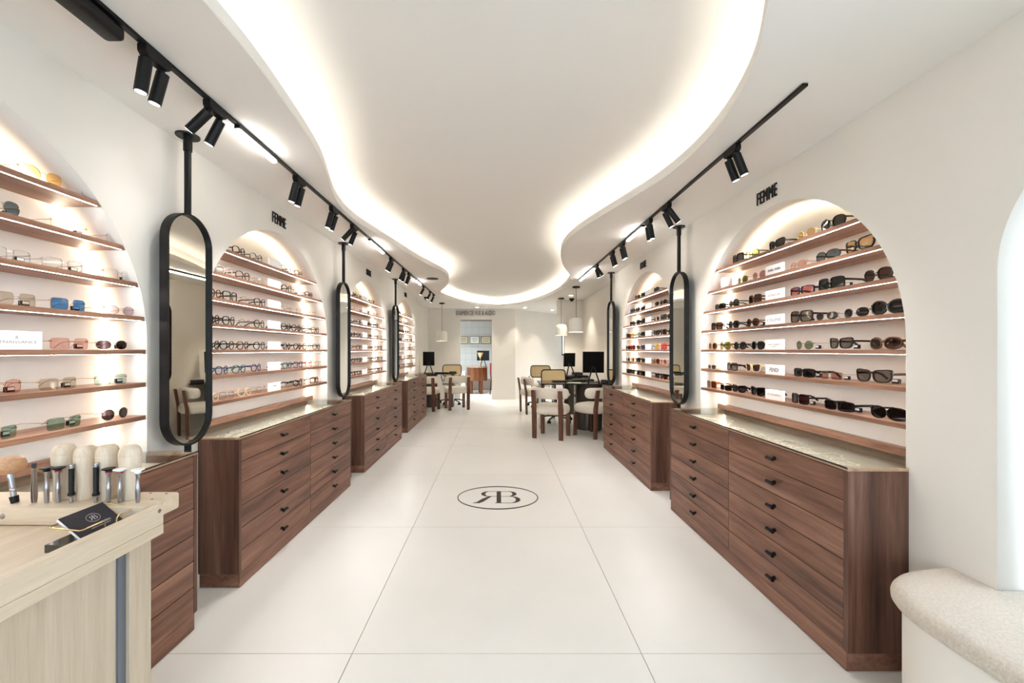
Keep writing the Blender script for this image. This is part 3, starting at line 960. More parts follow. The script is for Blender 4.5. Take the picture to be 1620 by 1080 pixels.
mirror('left', 3.93, 'capsule mirror on a black pole between the second and third left-hand arches')
mirror('left', 5.93, 'capsule mirror on a black pole between the third and farthest left-hand arches')
mirror('right', 3.40, 'capsule mirror on a black pole between the two right-hand arches')
mirror('right', 5.43, 'capsule mirror on a black pole beside the desks beyond the right-hand arches')

# ------------------------------------------------------------------ wall lettering and floor emblem
def wall_word(side, body, y, z, wid, hgt, label):
    s = -1 if side == 'left' else 1
    o = link('wall_lettering', text_mesh('wall_lettering', body, wid, hgt, .007, M['letter'], 0.0, 1.15))
    o.location = ((XL if s < 0 else XR) - s * .001, y, z)
    o.rotation_euler = (0, 0, PI / 2 if s < 0 else -PI / 2)
    o.location.x -= s * .006
    tag(o, label, 'sign')
wall_word('right', 'FEMME', 2.395, 2.178, .175, .074, 'black FEMME lettering on the wall above the nearest right-hand arch')
wall_word('left', 'FEMME', 2.91, 2.190, .175, .074, 'black FEMME lettering on the wall above the second left-hand arch')
wall_word('left', 'HOMME', 4.93, 2.195, .17, .074, 'black lettering on the wall above the third left-hand arch')
wall_word('left', 'HOMME', 6.90, 2.195, .17, .074, 'black lettering on the wall above the farthest left-hand arch')
wall_word('right', 'HOMME', 4.43, 2.190, .17, .074, 'black lettering on the wall above the farther right-hand arch')
o = link('wall_lettering', text_mesh('wall_lettering', 'EXAMEN DE VUE & AUDIO', .99, .112, .006, M['letter'], 0.0, 1.05))
o.location = (-.56, 10.242, 2.190)
tag(o, 'thin black EXAMEN DE VUE & AUDIO lettering above the doorway', 'sign')

def emblem(bm, kx, ky, z0, z1, P=lambda u, v, w: (u, v, w)):
    """the oval with mirrored R and B; u right, v up, in units of the floor one"""
    def ringpoly(outer, inner):
        rings = [[P(a[0], a[1], z0), P(a[0], a[1], z1), P(b_[0], b_[1], z1), P(b_[0], b_[1], z0)] for a, b_ in zip(outer, inner)]
        bm.loft(rings, closed=True)
    def solid(poly):
        bm.loft([[P(u, v, z0) for u, v in poly], [P(u, v, z1) for u, v in poly]])
    ell = lambda cx, cy, rx, ry, a0, a1, n: [(cx + rx * math.cos(a0 + (a1 - a0) * i / n), cy + ry * math.sin(a0 + (a1 - a0) * i / n)) for i in range(n + 1)]
    ringpoly(ell(0, 0, .345, .2725, 0, 2 * PI, 72)[:-1], ell(0, 0, .337, .252, 0, 2 * PI, 72)[:-1])
    top, mid, bot = .138, .014, -.138
    def bowl(sgn, x0, x1, y0, y1, wmax, thin):
        cy, ry = (y0 + y1) / 2, (y1 - y0) / 2
        xc = x0 + (x1 - x0) * .45
        O = [(x0, y0)] + ell(xc, cy, x1 - xc, ry, -PI / 2, PI / 2, 18) + [(x0, y1)]
        I = [(x0, y0 + thin)] + ell(xc, cy, x1 - xc - wmax, ry - thin, -PI / 2, PI / 2, 18) + [(x0, y1 - thin)]
        O = [(sgn * a, b_) for a, b_ in O]; I = [(sgn * a, b_) for a, b_ in I]
        for i in range(len(O) - 1):
            q = [O[i], O[i + 1], I[i + 1], I[i]]
            bm.loft([[P(u, v, z0) for u, v in q], [P(u, v, z1) for u, v in q]])
    solid([(-.010, bot), (.028, bot), (.028, top), (-.010, top)])            # shared stem
    solid([(-.022, bot), (.045, bot), (.045, bot + .007), (-.022, bot + .007)])
    bowl(1, .028, .164, mid - .003, top, .036, .006)
    bowl(1, .028, .190, bot, mid + .003, .038, .006)
    bowl(-1, .010, .145, mid - .003, top, .036, .006)
    solid([(-.075, mid + .003), (-.045, mid + .003), (-.070, -.015), (-.118, -.105), (-.150, bot), (-.205, bot), (-.205, bot + .006), (-.175, -.118), (-.130, -.040)])
bm = MB()
emblem(bm, 1, 1, .0004, .0012)
o = bm.build('floor_emblem', M['ink'])
o.location = (0, 3.462, 0)
tag(o, 'dark oval emblem with back-to-back R and B inlaid in the floor', 'emblem')

# ------------------------------------------------------------------ track lighting
def track(x, y0, y1, label):
    o = MB().box(x - .011, x + .011, y0, y1, ZC - .012, ZC - .0005, bev=.001).build('light_track', M['black'])
    tag(o, label, 'track')
track(-1.187, -.2, 7.62, 'black ceiling track running along the left-hand wall')
track(1.193, 1.568, 5.90, 'black ceiling track running along the right-hand wall')
SP = 0
def spots(x, y, heads, label):
    """one adapter with its cylindrical heads: (dy, tilt x, tilt y)"""
    t = thing('track_spotlight', label, 'spotlight', (x, y, ZC - .012), 0, 'black track spotlights')
    hl = .052 if len(heads) > 1 else .03
    MB().prism([(-hl, 0), (hl, 0), (hl, -.022), (hl - .012, -.034), (-hl + .012, -.034), (-hl, -.022)], -.015, .015, 'yzx').build('adapter', M['black'], t)
    for dy, tx, ty in heads:
        dy *= .78
        d = Vector((tx, ty, -1)).normalized()
        p = Vector((0, dy, -.034))
        q = p + Vector((0, 0, -.006)) + d * .004
        bm = MB().cyl(p, q, .006, seg=10)
        bm.build('joint', M['black'], t, 'auto')
        e = q + d * .110
        bm = MB().cyl(q, e, .0195, seg=24)
        hd = bm.build('head', M['black'], t, 'auto')
        MB().cyl(e, e + d * .0012, .0155, seg=20).build('lamp_lens', M['e_spot'], hd)
        la = bpy.data.lights.new('spot_beam', 'SPOT')
        la.energy = SPOT_W * (.12 if tx < -.9 else (.4 if abs(tx) > .5 else 1.0)) * (.6 if y < 1.8 else 1)
        la.color = (1.0, .97, .93)
        la.spot_size = math.radians(85)
        la.spot_blend = 1.0
        la.shadow_soft_size = .018
        lo = bpy.data.objects.new('spot_beam', la)
        COL.objects.link(lo)
        lo.parent = t
        lo.location = e + d * .004
        lo.rotation_euler = d.to_track_quat('-Z', 'Y').to_euler()
SPOT_W = 4.5
xl, xr = -1.187, 1.193
spots(xl, 1.40, [(-.045, -.16, 0), (.045, -.28, 0)], 'twin black track spotlight nearest the camera on the left')
spots(xl, 1.70, [(-.045, -1.05, 0), (.045, -.52, 0)], 'second twin track spotlight from the camera on the left, one head swung out')
spots(xl, 2.42, [(-.045, -.27, 0), (.045, -.27, 0)], 'twin track spotlight on the left just beyond the first light bar')
spots(xl, 2.93, [(-.045, -.28, 0), (.045, -.33, 0)], 'twin track spotlight on the left facing the second left-hand arch')
spots(xl, 3.34, [(-.045, -.95, 0), (.045, -.42, 0)], 'twin track spotlight on the left before the second light bar, one head swung out')
spots(xl, 4.52, [(-.045, -.45, 0), (.045, -.40, 0)], 'twin track spotlight on the left just beyond the second light bar')
spots(xl, 5.12, [(-.045, -.45, 0), (.045, -.30, .2)], 'twin track spotlight on the left before the third mirror')
spots(xl, 5.42, [(-.03, -.35, 0), (.045, -.45, 0)], 'twin track spotlight on the left above the third mirror')
spots(xl, 6.48, [(0, -.5, 0)], 'single track spotlight on the left beyond the third light bar')
spots(xl, 7.10, [(0, -.55, 0)], 'single track spotlight, second to last on the left track')
spots(xl, 7.48, [(0, -.45, 0)], 'single track spotlight at the far end of the left track')
spots(xr, 2.06, [(-.045, .40, 0), (.045, .38, 0)], 'twin black track spotlight nearest the camera on the right')
spots(xr, 2.86, [(-.045, .75, 0), (.045, .50, 0)], 'twin track spotlight second from the camera on the right, heads splayed')
spots(xr, 3.20, [(-.035, .18, 0), (.035, .15, 0)], 'twin track spotlight at the near end of the first right-hand light bar')
spots(xr, 3.88, [(-.035, .25, 0), (.035, .25, 0)], 'twin track spotlight just beyond the first right-hand light bar')
spots(xr, 4.22, [(-.035, .30, 0), (.035, .30, 0)], 'twin track spotlight on the right facing the farther right-hand arch')
spots(xr, 4.88, [(-.035, .70, 0), (.035, .30, 0)], 'twin track spotlight on the right before the last light bar, heads splayed')
def light_bar(x, y0, y1, label, dark=0.0):
    t = thing('light_bar', label, 'light', (x, (y0 + y1) / 2, ZC - .012), 0, 'white light bars on the tracks')
    h = (y1 - y0) / 2
    MB().box(-.013, .013, -h, h, -.014, 0, bev=.001).build('housing', M['black'], t)
    MB().box(-.0125, .0125, -h + .01, h - .01 - dark, -.030, -.0145, bev=.001).build('diffuser', M['e_bar'], t)
light_bar(xl, 1.84, 2.16, 'first light bar from the camera on the left track')
light_bar(xl, 3.74, 4.20, 'second light bar on the left track')
light_bar(xl, 5.86, 6.22, 'farthest light bar on the left track')
light_bar(xr, 3.32, 3.72, 'light bar on the right track facing the first mirror')
light_bar(xr, 5.00, 5.86, 'light bar at the far end of the right track')
o = MB().box(-.032, .032, -.17, .17, -.046, 0, bev=.014, seg=3).build('track_driver', M['black'], None, 'auto')
o.location = (-1.215, 1.12, ZC - .0125)
tag(o, 'black oblong power feed on the ceiling at the near end of the left track', 'power feed')

# round ceiling fittings
o = MB().lathe([(.088, 0), (.090, -.003), (.086, -.007), (.02, -.008)], (0, 0, 0), 32).build('ceiling_speaker', M['darkgrey'], None, 'auto')
o.location = (-.95, 5.88, ZC - .0004)
tag(o, 'flat dark round speaker set in the ceiling on the left', 'speaker')
for (x, y, lab) in ((-1.40, 7.95, 'small black dome camera on the ceiling at the end of the left track'), (1.49, 8.15, 'small black dome camera on the ceiling by the right-hand bulkhead')):
    t = thing('dome_camera', lab, 'camera', (x, y, ZC - .0004))
    MB().lathe([(.050, 0), (.052, -.012), (.048, -.028)], (0, 0, 0), 24).build('housing', M['black'], t, 'auto')
    MB().lathe([(.036, -.028), (.034, -.045), (.022, -.060), (.006, -.066)], (0, 0, 0), 24).build('dome', M['blackgloss'], t, 'auto')
for (x, y, lab) in ((-.50, 9.86, 'recessed round downlight over the doorway'), (.67, 9.90, 'recessed round downlight right of the doorway'), (1.42, 10.55, 'recessed round downlight before the angled wall'),
                    (1.39, 7.70, 'recessed round downlight between the two right-hand pendant lamps')):
    t = thing('downlight', lab, 'light', (x, y, ZC - .0004), 0, 'recessed white downlights at the back')
    MB().lathe([(.048, 0), (.050, -.002), (.038, -.004), (.037, 0)], (0, 0, 0), 24, False, False).build('trim_ring', M['white'], t)
    MB().lathe([(.036, -.0012), (.036, -.0022)], (0, 0, 0), 24).build('lamp_lens', M['e_down'], t)
    la = bpy.data.lights.new('downlight_beam', 'SPOT')
    la.energy = 12; la.color = (1, .9, .76); la.spot_size = math.radians(95); la.spot_blend = .6; la.shadow_soft_size = .03
    lo = bpy.data.objects.new('downlight_beam', la); COL.objects.link(lo); lo.parent = t; lo.location = (0, 0, -.01)

def pendant(x, y, zb, zt, r, label):
    t = thing('pendant_lamp', label, 'lamp', (x, y, ZC - .0004), 0, 'white dome pendant lamps')
    MB().lathe([(.058, 0), (.060, -.004), (.060, -.020), (.056, -.024)], (0, 0, 0), 28).build('canopy', M['black'], t, 'auto')
    MB().cyl((0, 0, -.024), (0, 0, zt - ZC), .0032, seg=8).build('cord', M['black'], t)
    h = zt - zb
    prof = [(r, 0)] + [(r, h * .25), (r, h * .56)] + [(r * .56 + r * .44 * math.cos(a * PI / 16), h * .58 + (h * .40) * math.sin(a * PI / 16)) for a in range(0, 9)] + [(r * .10, h * .99), (.012, h)]
    inner = [(max(a - .005, .004), max(b_ - .005, 0)) for a, b_ in prof][::-1]
    MB().lathe(prof + inner, (0, 0, zb - ZC), 36, False, False).build('shade', M['shade'], t, 'auto')
    MB().lathe([(r - .008, .012), (r - .008, .015)], (0, 0, zb - ZC), 32).build('diffuser', M['e_pend'], t)
    la = bpy.data.lights.new('pendant_bulb', 'SPOT')
    la.energy = 6; la.color = (1, .9, .76); la.spot_size = math.radians(140); la.spot_blend = .8; la.shadow_soft_size = .05
    lo = bpy.data.objects.new('pendant_bulb', la); COL.objects.link(lo); lo.parent = t; lo.location = (0, 0, zb - ZC + .008)
pendant(-1.235, 8.94, 1.452, 1.688, .119, 'white dome pendant lamp over the left-hand desk')
pendant(1.283, 6.62, 1.548, 1.785, .121, 'larger white dome pendant lamp over the nearer right-hand desk')
pendant(1.270, 8.10, 1.55, 1.770, .116, 'white dome pendant lamp over the farther right-hand desk')

# ------------------------------------------------------------------ window bench on the right
BX0 = [(1.235, -1.25), (1.235, -.6), (1.235, 0), (1.235, .6), (1.235, 1.05), (1.236, 1.14), (1.244, 1.22), (1.272, 1.30), (1.325, 1.365), (1.405, 1.412), (1.505, 1.434), (1.596, 1.426)]
BX = []
for i in range(len(BX0) - 1):
    p0, p1, p2, p3 = BX0[max(i - 1, 0)], BX0[i], BX0[i + 1], BX0[min(i + 2, len(BX0) - 1)]
    for j in range(4 if i >= 4 else 1):
        q = j / 4
        BX.append(tuple(0.5 * (2 * p1[a] + (p2[a] - p0[a]) * q + (2 * p0[a] - 5 * p1[a] + 4 * p2[a] - p3[a]) * q * q + (3 * p1[a] - p0[a] - 3 * p2[a] + p3[a]) * q ** 3) for a in (0, 1)))
BX.append(BX0[-1])
tail = [(1.596, 1.289), (1.775, 1.289), (1.775, .355), (1.596, .355), (1.596, -1.25)]
t = thing('window_bench', 'rounded plaster window bench with a pale boucle seat pad, right foreground', 'bench', (0, 0, 0))
def cushion_ring(ins, z):
    c0 = offset2(BX + tail, -ins)
    out = []
    for (a, b_), (p, q) in zip(c0, BX + tail):
        f = max(0.0, min(1.0, (1.59 - p) / .12)); a, b_ = p + (a - p) * f, q + (b_ - q) * f
        out.append((a, b_, z))
    return out
bm = MB()
prof = [(.022, .432), (.008, .438), (.001, .449), (0, .462), (.003, .474), (.010, .484), (.022, .490), (.035, .492)]
bm.loft([cushion_ring(i, z) for i, z in prof])
bm.build('seat_pad', M['cushion'], t, 'auto')
bm = MB()
base = [(a, b_) for (a, b_) in offset2(BX + [(1.597, 1.0), (1.597, -1.25)], -.028)]
base = [(a if p[0] < 1.59 else 1.597, b_) for (a, b_), p in zip(base, BX + [(1.597, 1.0), (1.597, -1.25)])]
bm.loft([[(a, b_, .001) for a, b_ in base], [(a, b_, .431) for a, b_ in base]])
bm.build('plaster_base', M['wall'], t, 'auto')

# ------------------------------------------------------------------ workbench, left foreground
ZS = .891
t = thing('workbench', 'pale oak workbench with a raised edge rail in the left foreground', 'workbench', (0, 0, 0))
MB().box(-1.34, -.711, -.70, .861, .870, ZS, bev=.0008).build('top_board', M['oak_x'], t)
MB().box(-.731, -.711, -.70, .861, ZS + .0004, .930, bev=.001).build('edge_rail', M['oak_x'], t)
MB().box(-.782, -.727, .800, .849, .002, .8695, bev=.001).build('leg', M['oak_v'], t)
MB().box(-1.330, -1.275, .800, .849, .002, .8695, bev=.001).build('leg', M['oak_v'], t)
MB().box(-.782, -.727, -.68, -.63, .002, .8695, bev=.001).build('leg', M['oak_v'], t)
MB().box(-1.330, -1.275, -.68, -.63, .002, .8695, bev=.001).build('leg', M['oak_v'], t)
MB().box(-.757, -.739, -.629, .783, .03, .8695).build('side_panel', M['oak_v'], t)
MB().box(-.753, -.735, .7835, .7995, .03, .8695).build('metal_strip', M['greystrip'], t)
MB().box(-1.274, -.783, .815, .833, .03, .8695).build('end_panel', M['oak_v'], t)
MB().cyl((-.7115, .850, .9215), (-.7103, .850, .9215), .0042, seg=14).build('screw', M['steel'], t)
# tool block
tb = thing('tool_block', 'oak tool block with drilled holes across the end of the workbench', 'tool holder', (0, 0, 0))
MB().box(-1.335, -.742, .846, .945, ZS + .0004, .930, bev=.006, seg=2).build('block', M['oak_y'], tb, 'auto')
for (x, y) in ((-.826, .934), (-.798, .930), (-.760, .928), (-.763, .893), (-1.03, .90), (-1.06, .93)):
    MB().cyl((x, y, .9302), (x, y, .9306), .0026, seg=10).build('hole', M['black'], tb)
MB().lathe([(.006, 0), (.0055, .0015), (.003, .0026)], (0, 0, 0), 14).xform(Matrix.Translation((-1.036, .8458, .912)) @ Matrix.Rotation(PI / 2, 4, 'X')).build('screw', M['steel'], tb, 'auto')
# turned wooden handles
for i, (x, h) in enumerate(((-.963, .121), (-.914, .117), (-.866, .120), (-.816, .118))):
    pr = [(.0165, 0), (.0175, .002), (.0172, .012), (.0162, .030), (.0165, .048), (.0185, .066), (.0203, .082), (.0206, h - .024), (.0200, h - .0225), (.0206, h - .021), (.0200, h - .014), (.0175, h - .006), (.012, h - .001), (.005, h)]
    o = MB().lathe(pr, (0, 0, 0), 28).build('wooden_handle', M['oak_turn'], None, 'auto')
    o.location = (x, .898, .9303)
    tag(o, '%s turned wooden handle standing in the tool block' % ['leftmost', 'second from left', 'third from left', 'rightmost'][i], 'handle', 'turned wooden handles in the tool block')
def X(px, y): return (px - 787.5) * y / 640.0
# precision screwdrivers
def driver(px, h, cap, band, label, body='steel', slim=False):
    y = .873
    t = thing('screwdriver', label, 'screwdriver', (X(px, y), y, .9303), 0, 'precision screwdrivers in the tool block')
    if slim:
        MB().lathe([(.0036, 0), (.0036, .012), (.0048, .013), (.0052, .016)], (0, 0, 0), 14).build('collar', M['steel'], t, 'auto')
        MB().lathe([(.0062, .016), (.0068, .019), (.0052, .022), (.0048, .024), (.0048, h - .010), (.0044, h - .008)], (0, 0, 0), 14).build('grip', M['black'], t, 'auto')
        MB().lathe([(.0040, h - .008), (.0040, h - .003), (.0052, h - .002), (.0050, h)], (0, 0, 0), 14).build('cap', M['steel'], t, 'auto')
    else:
        MB().lathe([(.0036, 0), (.0040, .004), (.0046, .028), (.0046, .034), (.0036, .038), (.0036, h - .014), (.0044, h - .012), (.0044, h - .009)], (0, 0, 0), 14).build('shaft', M[body], t, 'auto')
        if band: MB().lathe([(.0056, h - .009), (.0056, h - .006)], (0, 0, 0), 14).build('band', M['red'], t)
        MB().lathe([(.0050, h - .0088 if not band else h - .006), (.0070, h - .004), (.0118, h - .002), (.0120, h), (.0060, h + .0008)], (0, 0, 0), 20).build('cap', M[cap], t, 'auto')
driver(74, .076, 'black', False, 'steel precision screwdriver with a black cap, leftmost')
driver(92, .076, 'black', True, 'steel precision screwdriver with black cap and red band, in front of leftmost handle')
driver(113, .082, 'black', False, 'slim black-gripped screwdriver between the first two wooden handles', slim=True)
driver(152, .085, 'black', False, 'slim black-gripped screwdriver between the second and third wooden handles', slim=True)
driver(172, .074, 'black', True, 'steel precision screwdriver with black cap and red band, beside the business card')
driver(190, .073, 'white', True, 'steel precision screwdriver with white cap and red band')
driver(218, .072, 'white', False, 'steel precision screwdriver with a plain white cap, rightmost')
t = thing('tweezers', 'steel tweezers standing upright in the tool block', 'tweezers', (X(54, .873), .873, .9303))
for e in (-1, 1):
    MB().loft([[(e * .0005 - .0006, -.0020 * w_, z) if q == 0 else ((e * .0005 + .0006, -.0020 * w_, z) if q == 1 else ((e * .0005 + .0006, .0020 * w_, z) if q == 2 else (e * .0005 - .0006, .0020 * w_, z))) for q in range(4)]
               for w_, z in ((1.5, 0), (2.2, .012), (2.4, .03), (1.8, .055), (1.5, .084))]).xform(Matrix.Translation((e * .0022, 0, 0)) @ Matrix.Rotation(e * -.02, 4, 'Y')).build('arm', M['steel'], t)
MB().box(-.0034, .0034, -.0032, .0032, .074, .085, bev=.001).build('joint', M['darkgrey'], t)
t = thing('knobbed_tool', 'hand tool with a large round beech knob and steel shaft at the left edge', 'tool', (X(24, .873), .873, .9303))
MB().cyl((0, 0, 0), (-.003, 0, .014), .0065, .0075, 14).build('rubber_tip', M['black'], t, 'auto')
MB().cyl((-.003, 0, .014), (-.0105, 0, .060), .0048, .0052, 14).cyl((-.0098, 0, .054), (-.0112, 0, .062), .0075, seg=14).cyl((-.004, -.004, .030), (.006, -.004, .028), .0035, seg=10).build('shaft', M['steel'], t, 'auto')
kb = MB().lathe([(.006, 0), (.020, .003), (.026, .012), (.027, .020), (.024, .030), (.014, .037), (.004, .0385)], (0, 0, 0), 28)
kb.xform(Matrix.Translation((-.0112, 0, .0615)) @ Matrix.Rotation(-.12, 4, 'Y')).build('knob', M['beech'], t, 'auto')
# business card stand
t = thing('card_stand', 'smoked block stand with a gold wire basket on the workbench', 'card holder', (0, 0, 0))
MB().box(-.822, -.742, .733, .868, ZS + .0003, .906, bev=.0006).build('base', M['smoke'], t)
MB().tube([(-.768, .792, .906), (-.768, .790, .922), (-.768, .786, .926), (-.768, .750, .926), (-.771, .746, .926), (-.826, .745, .932), (-.831, .749, .932), (-.831, .858, .932), (-.827, .862, .932), (-.771, .862, .926), (-.768, .858, .926),
           (-.768, .820, .926), (-.768, .816, .922), (-.768, .814, .906)], .0016, 8).build('wire', M['gold'], t, 'auto')
cd = thing('business_card', 'stack of dark business cards with a white oval emblem in the gold wire stand', 'card', (-.776, .797, .9068))
# local frame: x along the long side (world y), z up the slope
ct = Matrix.Rotation(PI / 2, 4, 'Z') @ Matrix.Rotation(-math.radians(50), 4, 'X')
MB().box(-.0425, .0425, .0006, .0050, 0, .058).xform(ct).build('card_stack', M['white'], cd)
MB().box(-.0425, .0425, 0, .0006, 0, .058).xform(ct).build('top_card', M['card'], cd)
bm = MB()
K = .0125 / .345
emblem(bm, 1, 1, .0001, .0005, lambda u, v, w_: tuple(ct @ Vector((u * K + .004, -w_, v * K + .0330))))
bm.build('emblem', M['cardtext'], cd)
for body, dz, ww, hh in (('MAISON RIVIERA', .0165, .046, .0042), ('Opticiens & Audioprothésistes', .0112, .038, .0020)):
    me = text_mesh('lettering', body, ww, hh, .0003, M['cardtext'], .0)
    for v in me.vertices:
        v.co = ct @ (v.co + Vector((.004, -.0002, dz)))
    link('lettering', me, cd)
t = MB().box(-.0, .024, 0, .07, 0, .012, bev=.0006).build('acrylic_block', M['clearglass'])
t.location = (-.7370, .7, ZS + .0003)
t.location = (-.7605 + .0035, .879 - .1, 0)
bpy.data.objects.remove(t)

# ------------------------------------------------------------------ desks, chairs and equipment at the back
def boucle_chair(x, y, yaw, label):
    t = thing('armless_chair', label, 'chair', (x, y, 0), yaw, 'cream boucle chairs with walnut legs')
    for sx in (-1, 1):
        # back planks run from the floor to the back rest
        MB().loft([[(sx * .195 - .030, -.205, .001), (sx * .195 + .030, -.205, .001), (sx * .195 + .030, -.178, .001), (sx * .195 - .030, -.178, .001)],
                   [(sx * .195 - .034, -.215, .42), (sx * .195 + .034, -.215, .42), (sx * .195 + .034, -.186, .42), (sx * .195 - .034, -.186, .42)],
                   [(sx * .195 - .030, -.255, .690), (sx * .195 + .030, -.255, .690), (sx * .195 + .030, -.228, .690), (sx * .195 - .030, -.228, .690)]]).build('leg', M['walnut_leg'], t)
        MB().loft([[(sx * .195 - .028, .165, .001), (sx * .195 + .028, .165, .001), (sx * .195 + .028, .193, .001), (sx * .195 - .028, .193, .001)],
                   [(sx * .195 - .030, .155, .345), (sx * .195 + .030, .155, .345), (sx * .195 + .030, .185, .345), (sx * .195 - .030, .185, .345)]]).build('leg', M['walnut_leg'], t)
    bm = MB()
    rings = []
    for ins, z in ((.045, .345), (.018, .352), (.004, .368), (0, .39), (0, .42), (.006, .448), (.022, .466), (.055, .476), (.12, .479)):
        rings.append([(px * (1 - ins / .25), py * (1 - ins / .25), z) for px, py in [(a, b_ + .0) for a, b_ in superell(36, 2.9, .50, .47)]])
    bm.loft(rings)
    bm.build('seat', M['boucle'], t, 'auto')
    # curved bolster
    n = 22
    rings = []
    for i in range(n + 1):
        u = math.sin((-1 + 2 * i / n) * PI / 2)
        a = u * .95
        cx, cy = .33 * math.sin(a), .165 - .33 * math.cos(a) - .035
        e = math.sqrt(max(0.03, 1 - abs(u) ** 12))
        nx, ny = math.sin(a), -math.cos(a)
        ring = []
        for k in range(14):
            b_ = 2 * PI * k / 14
            q = .036 * e * math.copysign(abs(math.cos(b_)) ** .8, math.cos(b_))
            zz = .642 + .078 * e * math.copysign(abs(math.sin(b_)) ** .75, math.sin(b_))
            ring.append((cx + nx * q, cy + ny * q, zz))
        rings.append(ring)
    MB().loft(rings).build('backrest', M['boucle'], t, 'auto')
boucle_chair(.780, 5.86, -math.radians(25), 'cream boucle chair facing the nearer right-hand desk, closest to the aisle')
boucle_chair(1.405, 5.955, math.radians(38), 'cream boucle chair half hidden behind the farther right-hand cabinet')
boucle_chair(.700, 8.12, -math.radians(76), 'cream boucle chair turned sideways at the farther right-hand desk')
boucle_chair(-.87, 8.61, math.radians(20), 'cream boucle chair at the left-hand desk, nearer the aisle')
boucle_chair(-1.47, 8.42, -math.radians(8), 'cream boucle chair at the left-hand desk, partly behind the last cabinet')

def rrect(w_, h_, r, n=5):
    P = []
    for cx, cy, a0 in ((w_ / 2 - r, h_ / 2 - r, 0), (-w_ / 2 + r, h_ / 2 - r, PI / 2), (-w_ / 2 + r, -h_ / 2 + r, PI), (w_ / 2 - r, -h_ / 2 + r, 1.5 * PI)):
        P += arc(cx, cy, r, a0, a0 + PI / 2, n)
    return P
def cane_chair(x, y, yaw, label):
    """faces local -y"""
    t = thing('cane_office_chair', label, 'chair', (x, y, 0), yaw, 'black swivel chairs with cane backs')
    P = rrect(.44, .26, .06)
    MB().tube([(a, .22 + .25 * (.36 - a * a * 0) * 0 + .04 * ((b_ + .13) / .26), .765 + b_) for a, b_ in P], .011, 8, closed=True).build('back_frame', M['black'], t, 'auto')
    Q = rrect(.425, .245, .055)
    MB().loft([[(a, .218 + .04 * ((b_ + .13) / .26), .765 + b_) for a, b_ in Q], [(a, .224 + .04 * ((b_ + .13) / .26), .765 + b_) for a, b_ in Q]]).build('cane_panel', M['cane'], t)
    MB().tube([(-.17, .22, .65), (-.19, .20, .52), (-.19, .12, .445), (-.19, -.12, .445)], .011, 8).build('support', M['black'], t, 'auto')
    MB().tube([(.17, .22, .65), (.19, .20, .52), (.19, .12, .445), (.19, -.12, .445)], .011, 8).build('support', M['black'], t, 'auto')
    for s in (-1, 1):
        MB().tube([(s * .20, .15, .46), (s * .25, .14, .60), (s * .25, .05, .665), (s * .25, -.10, .665)], .010, 8).build('armrest', M['black'], t, 'auto')
    rings = []
    for ins, z in ((.04, .455), (.008, .462), (0, .478), (.008, .50), (.05, .51)):
        rings.append([(a * (1 - ins / .23), b_ * (1 - ins / .23), z) for a, b_ in superell(32, 3.2, .46, .45)])
    MB().loft(rings).build('seat', M['boucle'], t, 'auto')
    MB().cyl((0, 0, .09), (0, 0, .30), .026, seg=14).cyl((0, 0, .28), (0, 0, .445), .016, seg=14).box(-.09, .09, -.10, .10, .435, .453).build('gas_column', M['black'], t, 'auto')
    for k in range(5):
        a = 2 * PI * k / 5 + .3
        ex, ey = .29 * math.cos(a), .29 * math.sin(a)
        MB().tube([(0, 0, .105), (ex * .5, ey * .5, .095), (ex, ey, .068)], .014, 8).build('base_arm', M['black'], t, 'auto')
        c_ = MB().cyl((ex - .011 * math.sin(a), ey + .011 * math.cos(a), .029), (ex - .024 * math.sin(a), ey + .024 * math.cos(a), .029), .028, seg=14)
        c_.cyl((ex + .011 * math.sin(a), ey - .011 * math.cos(a), .029), (ex + .024 * math.sin(a), ey - .024 * math.cos(a), .029), .028, seg=14)
        c_.cyl((ex, ey, .029), (ex, ey, .066), .009, seg=8).build('caster', M['black'], t, 'auto')
cane_chair(1.03, 7.12, math.radians(4), 'black swivel chair with cane back behind the nearer right-hand desk')
cane_chair(.95, 9.00, -math.radians(6), 'black swivel chair with cane back behind the farther right-hand desk')
cane_chair(-1.07, 9.45, math.radians(6), 'black swivel chair with cane back behind the left-hand desk')

def desk(x0, x1, y0, y1, label, ped, leg):
    t = thing('consulting_desk', label, 'desk', (0, 0, 0), 0, 'dark glass-topped consulting desks')
    cx, cy = (x0 + x1) / 2, (y0 + y1) / 2
    P = [(cx + a, cy + b_) for a, b_ in rrect(x1 - x0, y1 - y0, .05)]
    MB().prism(P, .722, .740).build('desktop', M['blackgloss'], t)
    for nm, (px, py, rx, ry, mk) in (('pedestal', ped), ('leg_panel', leg)):
        bm = MB()
        E_ = [(px + a, py + b_) for a, b_ in superell(32, 2.4, 2 * rx, 2 * ry)]
        bm.prism(E_, .001, .7215)
        bm.build(nm, M[mk], t, 'auto')
desk(.66, 1.772, 6.20, 6.86, 'dark glass-topped desk nearest on the right, beyond the right-hand cabinets', (1.46, 6.54, .22, .24, 'smoke'), (.70, 6.53, .03, .25, 'smoke'))
desk(1.08, 1.772, 7.80, 8.42, 'dark glass-topped desk farther back on the right', (1.50, 8.1, .18, .22, 'smoke'), (1.12, 8.1, .03, .22, 'smoke'))
desk(-1.757, -.92, 8.78, 9.30, 'dark glass-topped desk on the left beyond the last cabinet', (-1.52, 9.04, .17, .18, 'smoke'), (-1.0, 9.04, .03, .18, 'smoke'))

